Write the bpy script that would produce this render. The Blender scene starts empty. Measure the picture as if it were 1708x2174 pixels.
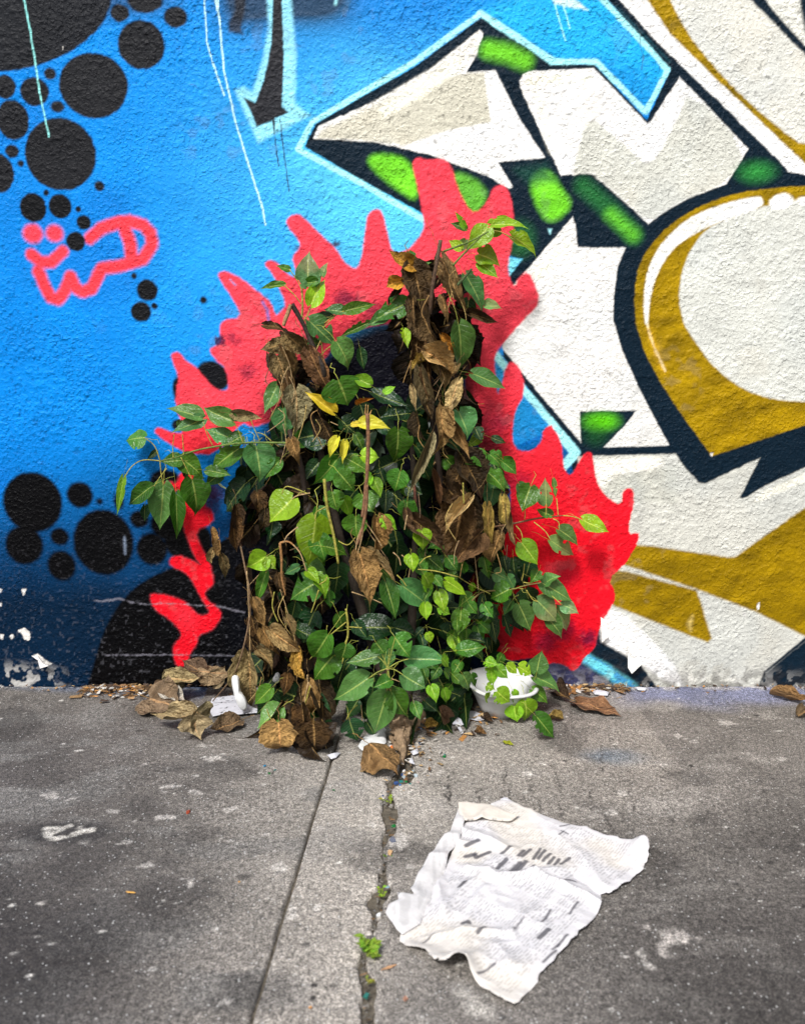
import bpy, bmesh, math, random
import numpy as np
from mathutils import Vector, Matrix

random.seed(7)
rng = np.random.default_rng(7)
scene = bpy.context.scene
COL = scene.collection

# ------------------------------------------------------------------ camera
FPX, CXP, CYP = 1900.0, 854.0, 1087.0          # focal length and centre in photo units (photo 1708 x 2174)
CAM = Vector((0.0, -1.975, 0.794))
PITCH = math.radians(10.93)
cam_data = bpy.data.cameras.new('camera')
cam = bpy.data.objects.new('camera', cam_data)
COL.objects.link(cam)
cam.location = CAM
cam.rotation_euler = (math.radians(90) - PITCH, 0, 0)
cam_data.sensor_fit = 'VERTICAL'
cam_data.sensor_height = 36.0
cam_data.sensor_width = 36.0
cam_data.lens = FPX / 2174.0 * 36.0
cam_data.clip_start = 0.05
cam_data.clip_end = 200.0
cam_data.dof.use_dof = True
cam_data.dof.focus_distance = 1.87
cam_data.dof.aperture_fstop = 4.5
scene.camera = cam

# ------------------------------------------------------------------ light
SUN_EL, SUN_AZ = math.radians(52), math.radians(203)   # azimuth clockwise from +Y (north): behind the camera, to its left
world = bpy.data.worlds.new('World')
scene.world = world
world.use_nodes = True
wn = world.node_tree.nodes
wl = world.node_tree.links
bg = wn['Background']
sky = wn.new('ShaderNodeTexSky')
sky.sky_type = 'NISHITA'
sky.sun_disc = False
sky.sun_elevation = SUN_EL
sky.sun_rotation = SUN_AZ
sky.dust_density = 4.0
sky.air_density = 1.0
hsv = wn.new('ShaderNodeHueSaturation')
hsv.inputs['Saturation'].default_value = 0.30          # thin overcast: nearly white sky
wl.new(sky.outputs[0], hsv.inputs['Color'])
wl.new(hsv.outputs[0], bg.inputs[0])
bg.inputs[1].default_value = 0.062
sun_d = bpy.data.lights.new('sun', 'SUN')
sun_d.energy = 1.5
sun_d.angle = math.radians(10)
sun_d.color = (1.0, 0.985, 0.955)
sun = bpy.data.objects.new('sun', sun_d)
COL.objects.link(sun)
sdir = Vector((math.sin(SUN_AZ) * math.cos(SUN_EL), math.cos(SUN_AZ) * math.cos(SUN_EL), math.sin(SUN_EL)))
sun.rotation_euler = sdir.to_track_quat('Z', 'Y').to_euler()
sun.location = (-2, -3, 5)
vs = scene.view_settings
vs.view_transform = 'Standard'
vs.look = 'None'
vs.gamma = 1.0
vs.use_curve_mapping = False
vs.exposure = 1.40

# ------------------------------------------------------------------ photo units -> places in the world
TILES = {'A': (0, 0, 1.708), 'B': (750, 0, 1.708), 'C': (1500, 0, 1.708), 'D': (0, 800, 1.708), 'E': (0, 1400, 1.708),
         'F': (1500, 1000, 1.708), 'G': (1500, 1400, 1.708), 'H': (750, 600, 1.708), 'I': (700, 1500, 1.708),
         'J': (1100, 2400, 1.708), 'K': (0, 2300, 1.708), 'L': (350, 600, 2.2773), 'S': (380, 1980, 2.8467),
         'R': (1050, 2150, 2.44), 'Q': (1250, 1300, 2.8467), 'V': (1000, 2700, 4.51), 'X': (0, 0, 0.68320)}
SRC = 2500.0 / 1708.0

def px(t, x, y):
    o = TILES[t]
    return ((o[0] + x / o[2]) / SRC, (o[1] + y / o[2]) / SRC)

RGT, FWD = Vector((1, 0, 0)), Vector((0, math.cos(PITCH), -math.sin(PITCH)))
UPV = Vector((0, math.sin(PITCH), math.cos(PITCH)))

def ray(x, y):
    return (RGT * (x - CXP) + UPV * (CYP - y) + FWD * FPX) / FPX

def at_depth(x, y, d=0.0, zmin=None):
    """the point on the vertical plane d metres in front of the wall; where that is under the floor, the point on the floor"""
    r = ray(x, y)
    p = CAM + r * ((-d - CAM.y) / r.y)
    if zmin is not None and p.z < zmin:
        p = CAM + r * ((zmin - CAM.z) / r.z)
    return p

def on_ground(x, y, z=0.0):
    r = ray(x, y)
    return CAM + r * ((z - CAM.z) / r.z)

def gp(t, x, y, z=0.0):
    return on_ground(*px(t, x, y), z)

def wp(t, x, y):
    p = at_depth(*px(t, x, y), 0.0)
    return (p.x, p.z)

def scale_at(p):
    return (p - CAM).dot(FWD) / FPX

# ------------------------------------------------------------------ numpy helpers
_tabs = {}
def vnoise(x, y, seed=0):
    """smooth value noise in 0..1"""
    if seed not in _tabs:
        _tabs[seed] = np.random.default_rng(1000 + seed).random((256, 256)).astype(np.float32)
    t = _tabs[seed]
    xi = np.floor(x).astype(np.int64); yi = np.floor(y).astype(np.int64)
    fx = (x - xi).astype(np.float32); fy = (y - yi).astype(np.float32)
    fx = fx * fx * (3 - 2 * fx); fy = fy * fy * (3 - 2 * fy)
    x0, y0, x1, y1 = xi & 255, yi & 255, (xi + 1) & 255, (yi + 1) & 255
    return (t[x0, y0] * (1 - fx) + t[x1, y0] * fx) * (1 - fy) + (t[x0, y1] * (1 - fx) + t[x1, y1] * fx) * fy

def fbm(x, y, seed=0, octv=3, gain=0.5):
    a, s, n = 1.0, 0.0, 0.0
    c, sn = math.cos(0.6), math.sin(0.6)
    for k in range(octv):
        s = s + a * vnoise(x, y, seed + k); n += a
        x, y = (x * c - y * sn) * 2.03 + 7.1, (x * sn + y * c) * 2.03 + 3.7
        a *= gain
    return s / n

def sstep(a, b, x):
    t = np.clip((x - a) / (b - a), 0, 1)
    return t * t * (3 - 2 * t)

def chaikin(pts, n=1):
    for _ in range(n):
        q = []
        for i in range(len(pts)):
            a, b = pts[i], pts[(i + 1) % len(pts)]
            q += [(a[0] * .75 + b[0] * .25, a[1] * .75 + b[1] * .25), (a[0] * .25 + b[0] * .75, a[1] * .25 + b[1] * .75)]
        pts = q
    return pts

def spoly(X, Y, pts):
    """signed distance to a polygon, negative inside"""
    d = np.full(X.shape, 1e9, np.float32); s = np.zeros(X.shape, bool)
    n = len(pts)
    for i in range(n):
        ax, ay = pts[i]; bx, by = pts[(i + 1) % n]
        ex, ey = bx - ax, by - ay
        wx, wy = X - ax, Y - ay
        t = np.clip((wx * ex + wy * ey) / (ex * ex + ey * ey + 1e-12), 0, 1)
        d = np.minimum(d, (wx - t * ex) ** 2 + (wy - t * ey) ** 2)
        c = (Y >= ay) != (Y >= by)
        if c.any():
            s ^= c & (X < ax + (Y - ay) * ex / (ey if abs(ey) > 1e-12 else 1e-12))
    d = np.sqrt(d)
    return np.where(s, -d, d)

def sline(X, Y, pts):
    d = np.full(X.shape, 1e9, np.float32)
    for (ax, ay), (bx, by) in zip(pts[:-1], pts[1:]):
        ex, ey = bx - ax, by - ay
        wx, wy = X - ax, Y - ay
        t = np.clip((wx * ex + wy * ey) / (ex * ex + ey * ey + 1e-12), 0, 1)
        d = np.minimum(d, (wx - t * ex) ** 2 + (wy - t * ey) ** 2)
    return np.sqrt(d)

def lin(r, g, b):
    f = lambda c: (c / 255) / 12.92 if c / 255 <= 0.04045 else ((c / 255 + 0.055) / 1.055) ** 2.4
    return np.array((f(r), f(g), f(b)), np.float32)

def wall_scale(z):
    """metres per photo unit on the wall at height z, across and up, relative to 1.1 mm"""
    def row(zz):
        dz = zz - CAM.z; dep = -CAM.y * FWD.y + dz * FWD.z
        return CYP - FPX * (-CAM.y * UPV.y + dz * UPV.z) / dep, dep
    (ya, dep), (yb, _) = row(z - .005), row(z + .005)
    return dep / FPX / 1.1e-3, .01 / (ya - yb) / 1.1e-3

class Paint:
    """colours of a sheet of vertices at metric positions X, Y"""
    def __init__(self, X, Y, C, jitter, upright=False):
        self.X, self.Y, self.C, self.j, self.upright = X, Y, C, jitter, upright
    def _apply(self, mask_idx, d, soft, col, alpha):
        a = (1 - sstep(-soft, soft, d)) * alpha
        self.C[mask_idx] += (col - self.C[mask_idx]) * a[:, None]
    def _sel(self, pts, pad):
        xs = [p[0] for p in pts]; ys = [p[1] for p in pts]
        return np.nonzero((self.X > min(xs) - pad) & (self.X < max(xs) + pad) & (self.Y > min(ys) - pad) & (self.Y < max(ys) + pad))[0]
    def poly(self, pts, col, soft=.0022, alpha=1.0, smooth=0, jit=1.0, wob=0.0):
        if smooth: pts = chaikin(pts, smooth)
        i = self._sel(pts, soft * 2 + .01)
        if len(i) == 0: return
        d = spoly(self.X[i], self.Y[i], pts) + self.j[i] * jit
        if wob: d = d + wob * (fbm(self.X[i] * 90, self.Y[i] * 90, 31, 2) - .5)
        self._apply(i, d, soft, col, alpha)
    def line(self, pts, w, col, soft=.0022, alpha=1.0, jit=1.0, taper=None):
        if self.upright: w = w * sum(wall_scale(sum(p[1] for p in pts) / len(pts))) / 2
        i = self._sel(pts, w + soft * 2 + .01)
        if len(i) == 0: return
        d = sline(self.X[i], self.Y[i], pts) - w / 2 + self.j[i] * jit
        self._apply(i, d, soft, col, alpha)
    def oval(self, c, rx, ry, col, soft=.003, alpha=1.0, rot=0.0, jit=1.0):
        if self.upright:
            fx, fy = wall_scale(c[1]); rx, ry = rx * fx, ry * fy
        i = self._sel([(c[0] - rx - ry, c[1] - rx - ry), (c[0] + rx + ry, c[1] + rx + ry)], soft * 2 + .01)
        if len(i) == 0: return
        dx, dy = self.X[i] - c[0], self.Y[i] - c[1]
        u, v = dx * math.cos(rot) + dy * math.sin(rot), -dx * math.sin(rot) + dy * math.cos(rot)
        k = np.sqrt((u / rx) ** 2 + (v / ry) ** 2)
        d = (k - 1) * min(rx, ry) + self.j[i] * jit
        self._apply(i, d, soft, col, alpha)

def grid_faces(nr, nc, off=0):
    i = np.arange(nr - 1)[:, None] * nc + np.arange(nc - 1)[None, :] + off
    return np.stack([i, i + 1, i + nc + 1, i + nc], -1).reshape(-1, 4)

def np_mesh(name, V, F, col=None, smooth=True, attr='tint'):
    """V (n,3); F list of arrays (m,k)"""
    me = bpy.data.meshes.new(name)
    V = np.asarray(V, np.float32)
    if not isinstance(F, list): F = [F]
    loops = np.concatenate([f.reshape(-1) for f in F]).astype(np.int32)
    tot = np.concatenate([np.full(len(f), f.shape[1], np.int32) for f in F])
    start = np.concatenate([[0], np.cumsum(tot)[:-1]]).astype(np.int32)
    me.vertices.add(len(V)); me.vertices.foreach_set('co', V.reshape(-1))
    me.loops.add(len(loops)); me.loops.foreach_set('vertex_index', loops)
    me.polygons.add(len(tot)); me.polygons.foreach_set('loop_start', start); me.polygons.foreach_set('loop_total', tot)
    me.update(calc_edges=True)
    if smooth: me.polygons.foreach_set('use_smooth', np.ones(len(tot), bool))
    if col is not None:
        a = me.attributes.new(attr, 'FLOAT_COLOR', 'POINT')
        c = np.ones((len(V), 4), np.float32); c[:, :3] = col
        a.data.foreach_set('color', c.reshape(-1))
    me.validate()
    return me

def link(name, me, mat=None, parent=None, color=None):
    o = bpy.data.objects.new(name, me)
    COL.objects.link(o)
    if mat is not None and me is not None and not me.materials: me.materials.append(mat)
    if parent is not None:
        o.parent = parent
    if color is not None:
        o.color = color
    return o

def tag(o, label=None, cat=None, group=None, kind=None):
    for k, v in (('label', label), ('category', cat), ('group', group), ('kind', kind)):
        if v: o[k] = v
    return o

def empty(name, loc=(0, 0, 0)):
    o = bpy.data.objects.new(name, None)
    COL.objects.link(o); o.location = loc; o.empty_display_size = .05
    return o

# ------------------------------------------------------------------ materials
def new_mat(name):
    m = bpy.data.materials.new(name); m.use_nodes = True
    nt = m.node_tree
    return m, nt, nt.nodes, nt.links, nt.nodes['Principled BSDF']

def nd(nodes, typ, **kw):
    n = nodes.new(typ)
    for k, v in kw.items(): setattr(n, k, v)
    return n

def mathn(nt, op, a, b=None, c=None, clamp=False):
    n = nt.nodes.new('ShaderNodeMath'); n.operation = op; n.use_clamp = clamp
    for k, v in enumerate((a, b, c)):
        if v is None: continue
        if isinstance(v, (int, float)): n.inputs[k].default_value = v
        else: nt.links.new(v, n.inputs[k])
    return n.outputs[0]

def mixc(nt, fac, a, b, mode='MIX'):
    n = nt.nodes.new('ShaderNodeMix'); n.data_type = 'RGBA'; n.blend_type = mode
    for k, v in ((0, fac), (6, a), (7, b)):
        if isinstance(v, (int, float)): n.inputs[k].default_value = v
        elif isinstance(v, tuple): n.inputs[k].default_value = (*v, 1) if len(v) == 3 else v
        else: nt.links.new(v, n.inputs[k])
    return n.outputs[2]

def noise(nt, scale, detail=3, rough=.55, vec=None, dist=0.0):
    n = nt.nodes.new('ShaderNodeTexNoise')
    n.inputs['Scale'].default_value = scale; n.inputs['Detail'].default_value = detail
    n.inputs['Roughness'].default_value = rough; n.inputs['Distortion'].default_value = dist
    if vec is not None: nt.links.new(vec, n.inputs['Vector'])
    return n.outputs['Fac']

def ramp(nt, fac, stops):
    n = nt.nodes.new('ShaderNodeValToRGB')
    el = n.color_ramp.elements
    while len(el) < len(stops): el.new(.5)
    for e, (p, c) in zip(el, stops):
        e.position = p; e.color = (c, c, c, 1) if isinstance(c, (int, float)) else (*c, 1)
    nt.links.new(fac, n.inputs[0])
    return n.outputs[0]

def bump(nt, h, strength, dist, bsdf, normal=None):
    n = nt.nodes.new('ShaderNodeBump')
    n.inputs['Strength'].default_value = strength; n.inputs['Distance'].default_value = dist
    nt.links.new(h, n.inputs['Height'])
    if normal is not None: nt.links.new(normal, n.inputs['Normal'])
    if bsdf is not None: nt.links.new(n.outputs[0], bsdf.inputs['Normal'])
    return n.outputs[0]

def geo_pos(nt):
    return nt.nodes.new('ShaderNodeTexCoord').outputs['Object']

def attr_col(nt, name):
    n = nt.nodes.new('ShaderNodeAttribute'); n.attribute_name = name
    return n.outputs['Color']

def mat_wall():
    m, nt, N, L, b = new_mat('painted_stucco')
    p = geo_pos(nt)
    c = attr_col(nt, 'tint')
    v = ramp(nt, noise(nt, 9, 4, .6, p), [(.3, .90), (.7, 1.06)])
    c = mixc(nt, 1.0, c, v, 'MULTIPLY')
    f = ramp(nt, noise(nt, 420, 3, .7, p), [(.35, .86), (.6, 1.05)])
    c = mixc(nt, 1.0, c, f, 'MULTIPLY')
    L.new(c, b.inputs['Base Color'])
    b.inputs['Roughness'].default_value = .50
    b.inputs['Specular IOR Level'].default_value = .11
    area = ramp(nt, noise(nt, 6, 3, .6, p), [(.35, .35), (.65, 1.0)])
    knobs = ramp(nt, noise(nt, 135, 2, .5, p, .3), [(.46, .0), (.72, 1.0)])
    n_a = bump(nt, mathn(nt, 'MULTIPLY', knobs, area), .65, .0028, None)
    bump(nt, noise(nt, 330, 3, .6, p), .5, .0011, b, n_a)
    return m

def mat_concrete():
    m, nt, N, L, b = new_mat('worn_concrete')
    p = geo_pos(nt)
    c = attr_col(nt, 'tint')
    n1 = ramp(nt, noise(nt, 430, 3, .8, p), [(.34, .15), (.5, .92), (.67, 2.3)])
    n2 = ramp(nt, noise(nt, 120, 6, .8, p), [(.34, .36), (.66, 1.66)])
    n3 = ramp(nt, noise(nt, 7, 5, .6, p), [(.3, .80), (.7, 1.2)])
    for q in (n1, n2, n3): c = mixc(nt, 1.0, c, q, 'MULTIPLY')
    # hairline cracks
    vo = nd(N, 'ShaderNodeTexVoronoi', feature='DISTANCE_TO_EDGE')
    vo.inputs['Scale'].default_value = 9
    mp = nd(N, 'ShaderNodeVectorMath', operation='ADD')
    nz = nd(N, 'ShaderNodeTexNoise'); nz.inputs['Scale'].default_value = 22; nz.inputs['Detail'].default_value = 4
    sc = nd(N, 'ShaderNodeVectorMath', operation='SCALE'); sc.inputs['Scale'].default_value = .07
    L.new(p, nz.inputs['Vector']); L.new(nz.outputs['Color'], sc.inputs[0])
    L.new(p, mp.inputs[0]); L.new(sc.outputs[0], mp.inputs[1]); L.new(mp.outputs[0], vo.inputs['Vector'])
    line = ramp(nt, vo.outputs['Distance'], [(.0, 1.0), (.018, 0.0)])
    where = ramp(nt, noise(nt, 4, 2, .5, p), [(.5, 0.0), (.62, 1.0)])
    k = mathn(nt, 'MULTIPLY', line, where)
    c = mixc(nt, mathn(nt, 'MULTIPLY', k, .6), c, (.03, .028, .026))
    # pale aggregate grains
    vg = nd(N, 'ShaderNodeTexVoronoi'); vg.inputs['Scale'].default_value = 170
    L.new(p, vg.inputs['Vector'])
    g = ramp(nt, vg.outputs['Distance'], [(.16, 1.0), (.26, 0.0)])
    rsel = nd(N, 'ShaderNodeSeparateColor'); L.new(vg.outputs['Color'], rsel.inputs[0])
    g = mathn(nt, 'MULTIPLY', g, mathn(nt, 'GREATER_THAN', rsel.outputs[0], .80))
    c = mixc(nt, mathn(nt, 'MULTIPLY', g, .75), c, (.52, .51, .49))
    L.new(c, b.inputs['Base Color'])
    b.inputs['Roughness'].default_value = .8
    b.inputs['Specular IOR Level'].default_value = .3
    h = mathn(nt, 'SUBTRACT', noise(nt, 300, 5, .7, p), mathn(nt, 'MULTIPLY', k, .8))
    bump(nt, h, .6, .002, b)
    return m

def mat_tint(name, rough=.6, spec=.3, nscale=200, namp=.25, bumpd=.0006, rng_=(.75, 1.2)):
    m, nt, N, L, b = new_mat(name)
    p = geo_pos(nt)
    c = attr_col(nt, 'tint')
    c = mixc(nt, 1.0, c, ramp(nt, noise(nt, nscale, 3, .6, p), [(.3, rng_[0]), (.7, rng_[1])]), 'MULTIPLY')
    L.new(c, b.inputs['Base Color'])
    b.inputs['Roughness'].default_value = rough; b.inputs['Specular IOR Level'].default_value = spec
    bump(nt, noise(nt, nscale * 1.4, 3, .6, p), .6, bumpd, b)
    return m

def mat_solid(name, col, rough=.6, spec=.3, nscale=150, bumpd=.0005, var=.12, sss=0.0):
    m, nt, N, L, b = new_mat(name)
    p = geo_pos(nt)
    c = mixc(nt, 1.0, tuple(float(k) for k in col), ramp(nt, noise(nt, nscale, 4, .6, p), [(.3, 1 - var), (.7, 1 + var)]), 'MULTIPLY')
    L.new(c, b.inputs['Base Color'])
    b.inputs['Roughness'].default_value = rough; b.inputs['Specular IOR Level'].default_value = spec
    bump(nt, noise(nt, nscale * 1.5, 4, .6, p), .5, bumpd, b)
    return m

def mat_leaf(dead=False):
    m, nt, N, L, b = new_mat('dead_leaf_skin' if dead else 'leaf_skin')
    oi = nd(N, 'ShaderNodeObjectInfo')
    uv = nd(N, 'ShaderNodeUVMap', uv_map='UVMap')
    sp = nd(N, 'ShaderNodeSeparateXYZ'); L.new(uv.outputs[0], sp.inputs[0])
    u, t = sp.outputs[0], sp.outputs[1]
    au = mathn(nt, 'ABSOLUTE', mathn(nt, 'MULTIPLY', mathn(nt, 'SUBTRACT', u, .5), 2.0))
    oc = geo_pos(nt)
    rnd = nd(N, 'ShaderNodeCombineXYZ'); L.new(mathn(nt, 'MULTIPLY', oi.outputs['Random'], 37.0), rnd.inputs[2])
    pv = nd(N, 'ShaderNodeVectorMath', operation='ADD'); L.new(oc, pv.inputs[0]); L.new(rnd.outputs[0], pv.inputs[1])
    pv = pv.outputs[0]
    base = oi.outputs['Color']
    mott = ramp(nt, noise(nt, 3.2 if dead else 2.0, 4 if dead else 2, .6, pv), [(.28, .42 if dead else .72), (.72, 1.6 if dead else 1.28)])
    c = mixc(nt, 1.0, base, mott, 'MULTIPLY')
    if dead:
        blot = ramp(nt, noise(nt, 2.6, 4, .6, pv), [(.52, 0.0), (.68, .8)])
        c = mixc(nt, blot, c, mixc(nt, 1.0, base, (.35, .30, .26), 'MULTIPLY'))
    else:
        fleck = ramp(nt, noise(nt, 11, 2, .5, pv), [(.74, 0.0), (.78, .6)])
        c = mixc(nt, fleck, c, mixc(nt, 1.0, base, (2.6, 1.6, 2.0), 'MULTIPLY'))
    # veins: midrib and nine pairs of curved side veins
    s = mathn(nt, 'MULTIPLY', mathn(nt, 'SUBTRACT', t, mathn(nt, 'MULTIPLY', mathn(nt, 'POWER', au, .85), .20)), 9.0)
    fr = mathn(nt, 'ABSOLUTE', mathn(nt, 'SUBTRACT', mathn(nt, 'FRACT', s), .5))
    side = ramp(nt, fr, [(.0, 1.0), (.055, .0)])
    side = mathn(nt, 'MULTIPLY', side, mathn(nt, 'SUBTRACT', 1.0, au))
    mid = ramp(nt, au, [(.035, 1.0), (.075, 0.0)])
    vein = mathn(nt, 'MAXIMUM', mathn(nt, 'MULTIPLY', side, .62 if not dead else .75), mid, clamp=True)
    vc = mixc(nt, .55, mixc(nt, 1.0, base, (2.6, 2.1, 2.2), 'MULTIPLY'), (.42, .46, .12) if not dead else (.50, .31, .11))
    c = mixc(nt, mathn(nt, 'MULTIPLY', vein, .75 if not dead else .85), c, vc)
    # petiole (uv v below zero)
    pet = mathn(nt, 'LESS_THAN', t, -.2)
    c = mixc(nt, pet, c, (.40, .42, .07) if not dead else (.34, .20, .07))
    # dabs of spray paint on some leaves
    dab = mathn(nt, 'ADD', mathn(nt, 'MULTIPLY', t, .9), mathn(nt, 'MULTIPLY', noise(nt, 1.4, 2, .5, pv), 1.2))
    dab = ramp(nt, dab, [(.84, 0.0), (1.02, .80)])
    c = mixc(nt, mathn(nt, 'MULTIPLY', dab, mathn(nt, 'SUBTRACT', 1.0, oi.outputs['Alpha'])), c, (.70, .20, .18))
    L.new(c, b.inputs['Base Color'])
    b.inputs['Roughness'].default_value = .55 if dead else .33
    b.inputs['Specular IOR Level'].default_value = .18 if dead else .32
    h = mathn(nt, 'ADD', mathn(nt, 'MULTIPLY', side, -.6), noise(nt, 5 if not dead else 7, 2 if not dead else 4, .6, pv))
    bump(nt, h, .45 if not dead else .7, .010 if not dead else .10, b)
    if not dead:
        tr = nd(N, 'ShaderNodeBsdfTranslucent')
        L.new(mixc(nt, 1.0, c, (1.5, 1.5, .6), 'MULTIPLY'), tr.inputs[0])
        mx = nd(N, 'ShaderNodeMixShader'); mx.inputs[0].default_value = .22
        L.new(b.outputs[0], mx.inputs[1]); L.new(tr.outputs[0], mx.inputs[2])
        L.new(mx.outputs[0], N['Material Output'].inputs[0])
    return m

def mat_bark():
    m, nt, N, L, b = new_mat('bark')
    oi = nd(N, 'ShaderNodeObjectInfo'); p = geo_pos(nt)
    c = mixc(nt, 1.0, oi.outputs['Color'], ramp(nt, noise(nt, 130, 5, .7, p), [(.3, .45), (.7, 1.5)]), 'MULTIPLY')
    L.new(c, b.inputs['Base Color']); b.inputs['Roughness'].default_value = .7
    b.inputs['Specular IOR Level'].default_value = .25
    bump(nt, noise(nt, 160, 5, .7, p), .8, .003, b)
    return m

def mat_glass():
    m, nt, N, L, b = new_mat('broken_glass')
    oi = nd(N, 'ShaderNodeObjectInfo')
    L.new(oi.outputs['Color'], b.inputs['Base Color'])
    b.inputs['Roughness'].default_value = .15; b.inputs['Transmission Weight'].default_value = .35
    bump(nt, noise(nt, 90, 2, .5, geo_pos(nt)), .3, .002, b)
    return m

M = dict(wall=mat_wall(), concrete=mat_concrete(), leaf=mat_leaf(), dead=mat_leaf(True), bark=mat_bark(), glass=mat_glass(),
         dirt=mat_solid('crack_dirt', (.10, .085, .065), .9, .2, 120, .004, .5),
         foam=mat_solid('white_foam', (.58, .58, .575), .5, .25, 260, .0008, .03),
         paper=mat_tint('newsprint', .75, .2, 90, .1, .0012, (.93, 1.05)),
         chip=mat_tint('litter_bits', .8, .2, 150, .3, .001, (.6, 1.3)))

# ------------------------------------------------------------------ mural wall
def axis(*segs):
    out = []
    for a, b, s in segs:
        n = max(1, int(round((b - a) / s)))
        out.append(np.linspace(a, b, n, endpoint=False))
    out.append(np.array([segs[-1][1]]))
    return np.concatenate(out).astype(np.float32)

def build_wall():
    xs = axis((-4.0, -1.7, .06), (-1.7, -1.03, .007), (-1.03, 1.03, .0022), (1.03, 1.7, .007), (1.7, 4.0, .06))
    zs = axis((-.03, 1.53, .0022), (1.53, 2.0, .010), (2.0, 2.8, .05))
    GX, GZ = np.meshgrid(xs, zs)
    X, Z = GX.ravel().copy(), GZ.ravel().copy()
    # photo position of every point, for the sprayed colour fades
    dx, dy, dz = X - CAM.x, -CAM.y, Z - CAM.z
    dep = dy * FWD.y + dz * FWD.z
    PX = CXP + FPX * dx / dep
    PY = CYP - FPX * (dy * UPV.y + dz * UPV.z) / dep
    # stucco relief
    patch = sstep(.38, .62, fbm(X * 7, Z * 7, 5, 3))
    n1 = fbm(X * 92, Z * 98, 11, 3, .55)
    n2 = fbm(X * 210, Z * 220, 15, 2, .5)
    lump = sstep(.42, .74, n1) * (.45 + .75 * patch) + (n2 - .5) * .42
    big = fbm(X * 5, Z * 5, 19, 3) - .5
    rel = lump * .0011 + big * .006
    # -- base sprayed blues
    C = np.empty((len(X), 3), np.float32)
    blue, sky_, deep, night = lin(0, 134, 224), lin(92, 204, 248), lin(0, 58, 106), lin(0, 20, 38)
    C[:] = blue
    def blend(a, col): C[:] += (col - C) * a[:, None]
    fz = fbm(X * 6, Z * 6, 41, 3) - .5
    blend(.98 * np.exp(-(((PX - 780) / 275) ** 2 + ((PY - 420) / 310) ** 2)) * (1 + fz * .8).clip(0, 1.1), sky_)
    blend(.45 * np.exp(-(((PX - 500) / 260) ** 2 + ((PY - 640) / 320) ** 2)), lin(18, 150, 234))
    blend(.90 * sstep(840, 1150, PY + fz * 60 + (PX - 300) * .12), deep)
    blend(.92 * sstep(1080, 1300, PY + fz * 70), night)
    topd = np.exp(-(np.maximum(PY, 0) / 62) ** 2) * sstep(420, 520, PX) * (1 - sstep(690, 800, PX)) + \
        np.exp(-(np.maximum(PY, 0) / 40) ** 2) * .6 * (1 - sstep(270, 470, PX))
    blend(np.clip(topd * (1.0 + fz * 1.2), 0, .92), lin(42, 56, 72))
    jit = ((n1 - .5) * .0028 + (n2 - .5) * .0016).astype(np.float32)
    P = Paint(X, Z, C, jit, True)

    def W(t, *pts): return [wp(t, a, b) for a, b in pts]
    def MW(*items):
        out, t = [], None
        for it in items:
            if isinstance(it, str): t = it
            else: out.append(wp(t, *it))
        return out
    k = 1.1e-3 / 1.708 / SRC * SRC / 1.4637      # metres for one enlarged-tile unit
    navy, ink, white = lin(8, 28, 42), lin(40, 41, 46), lin(243, 241, 238)  # ink is black lifted by painted-in glare
    cyan, grey, gold = lin(166, 238, 248), lin(218, 217, 208), lin(150, 120, 3)
    cream, green = lin(252, 247, 226), lin(112, 206, 40)

    # the brighter cyan field above the letters
    P.poly(MW('B', (1290, 60), (1500, -60), 'C', (560, -600), (640, -40), (860, 230), (985, 372), (865, 600), (600, 330), (385, 325), (130, 170), (0, 70)), lin(34, 176, 240), .02, .9)
    # dark body of the lettering
    body = MW('B', (335, 780), (395, 655), (640, 512), (920, 352), (1280, 86), (1470, 216), (1640, 338), (1700, 342),
              'C', (385, 336), (592, 342), (868, 635), (990, 374), (846, 220), (650, -10), (300, -500), (1700, -900), (3200, -900), (3200, 2000),
              'G', (3200, 1300), (520, 1300), (500, 1080), (600, 700), 'F', (470, 760), (500, 690), (95, 175), 'H', (1390, 860), (1400, 460), (1490, 350), (1400, 330),
              'B', (1100, 1300), (955, 1130), (650, 965))
    P.poly(body, navy, .002)
    # pale outline round it
    P.line(MW('B', (960, 1165), (640, 975), (300, 793), (375, 650), (640, 492), (905, 335), (1272, 72), (1475, 205), (1645, 328), (1700, 330)), 30 * k, cyan, .0024)
    P.line(MW('C', (-20, 72), (130, 172), (385, 328), (598, 328), (862, 595), (978, 372), (842, 222), (600, -40), (400, -300)), 30 * k, cyan, .0024)
    P.line(MW('F', (60, 175), (210, 365), (490, 695), (405, 790)), 52 * k, cyan, .003)
    P.poly(MW('H', (1400, 340), (1490, 350), (1420, 440)), lin(120, 214, 235), .003)
    P.poly(MW('F', (55, 195), (200, 375), (350, 548), (300, 600), (160, 670), (140, 600), (30, 380)), lin(30, 140, 196), .003)
    # letter faces
    P.poly(W('B', (383, 735), (410, 668), (700, 542), (1000, 368), (1262, 160), (1282, 178), (1245, 290), (1190, 387), (1345, 373), (1410, 500), (1480, 640), (1612, 838), (1360, 858), (1438, 990), (1420, 1002), (1300, 930), (1000, 822), (700, 752)), white, .002)
    P.poly(W('B', (400, 735), (430, 690), (640, 585), (1000, 430), (1190, 389), (1288, 385), (1322, 646), (1100, 690), (860, 772), (620, 742)), lin(203, 199, 182), .003)
    P.poly(W('B', (420, 700), (700, 545), (1000, 370), (1255, 175), (1245, 290), (1170, 380), (640, 600)), lin(224, 221, 210), .006, .8)
    P.line(W('B', (760, 590), (950, 480), (1140, 345)), 62 * k, cream, .007, .9)
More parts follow.
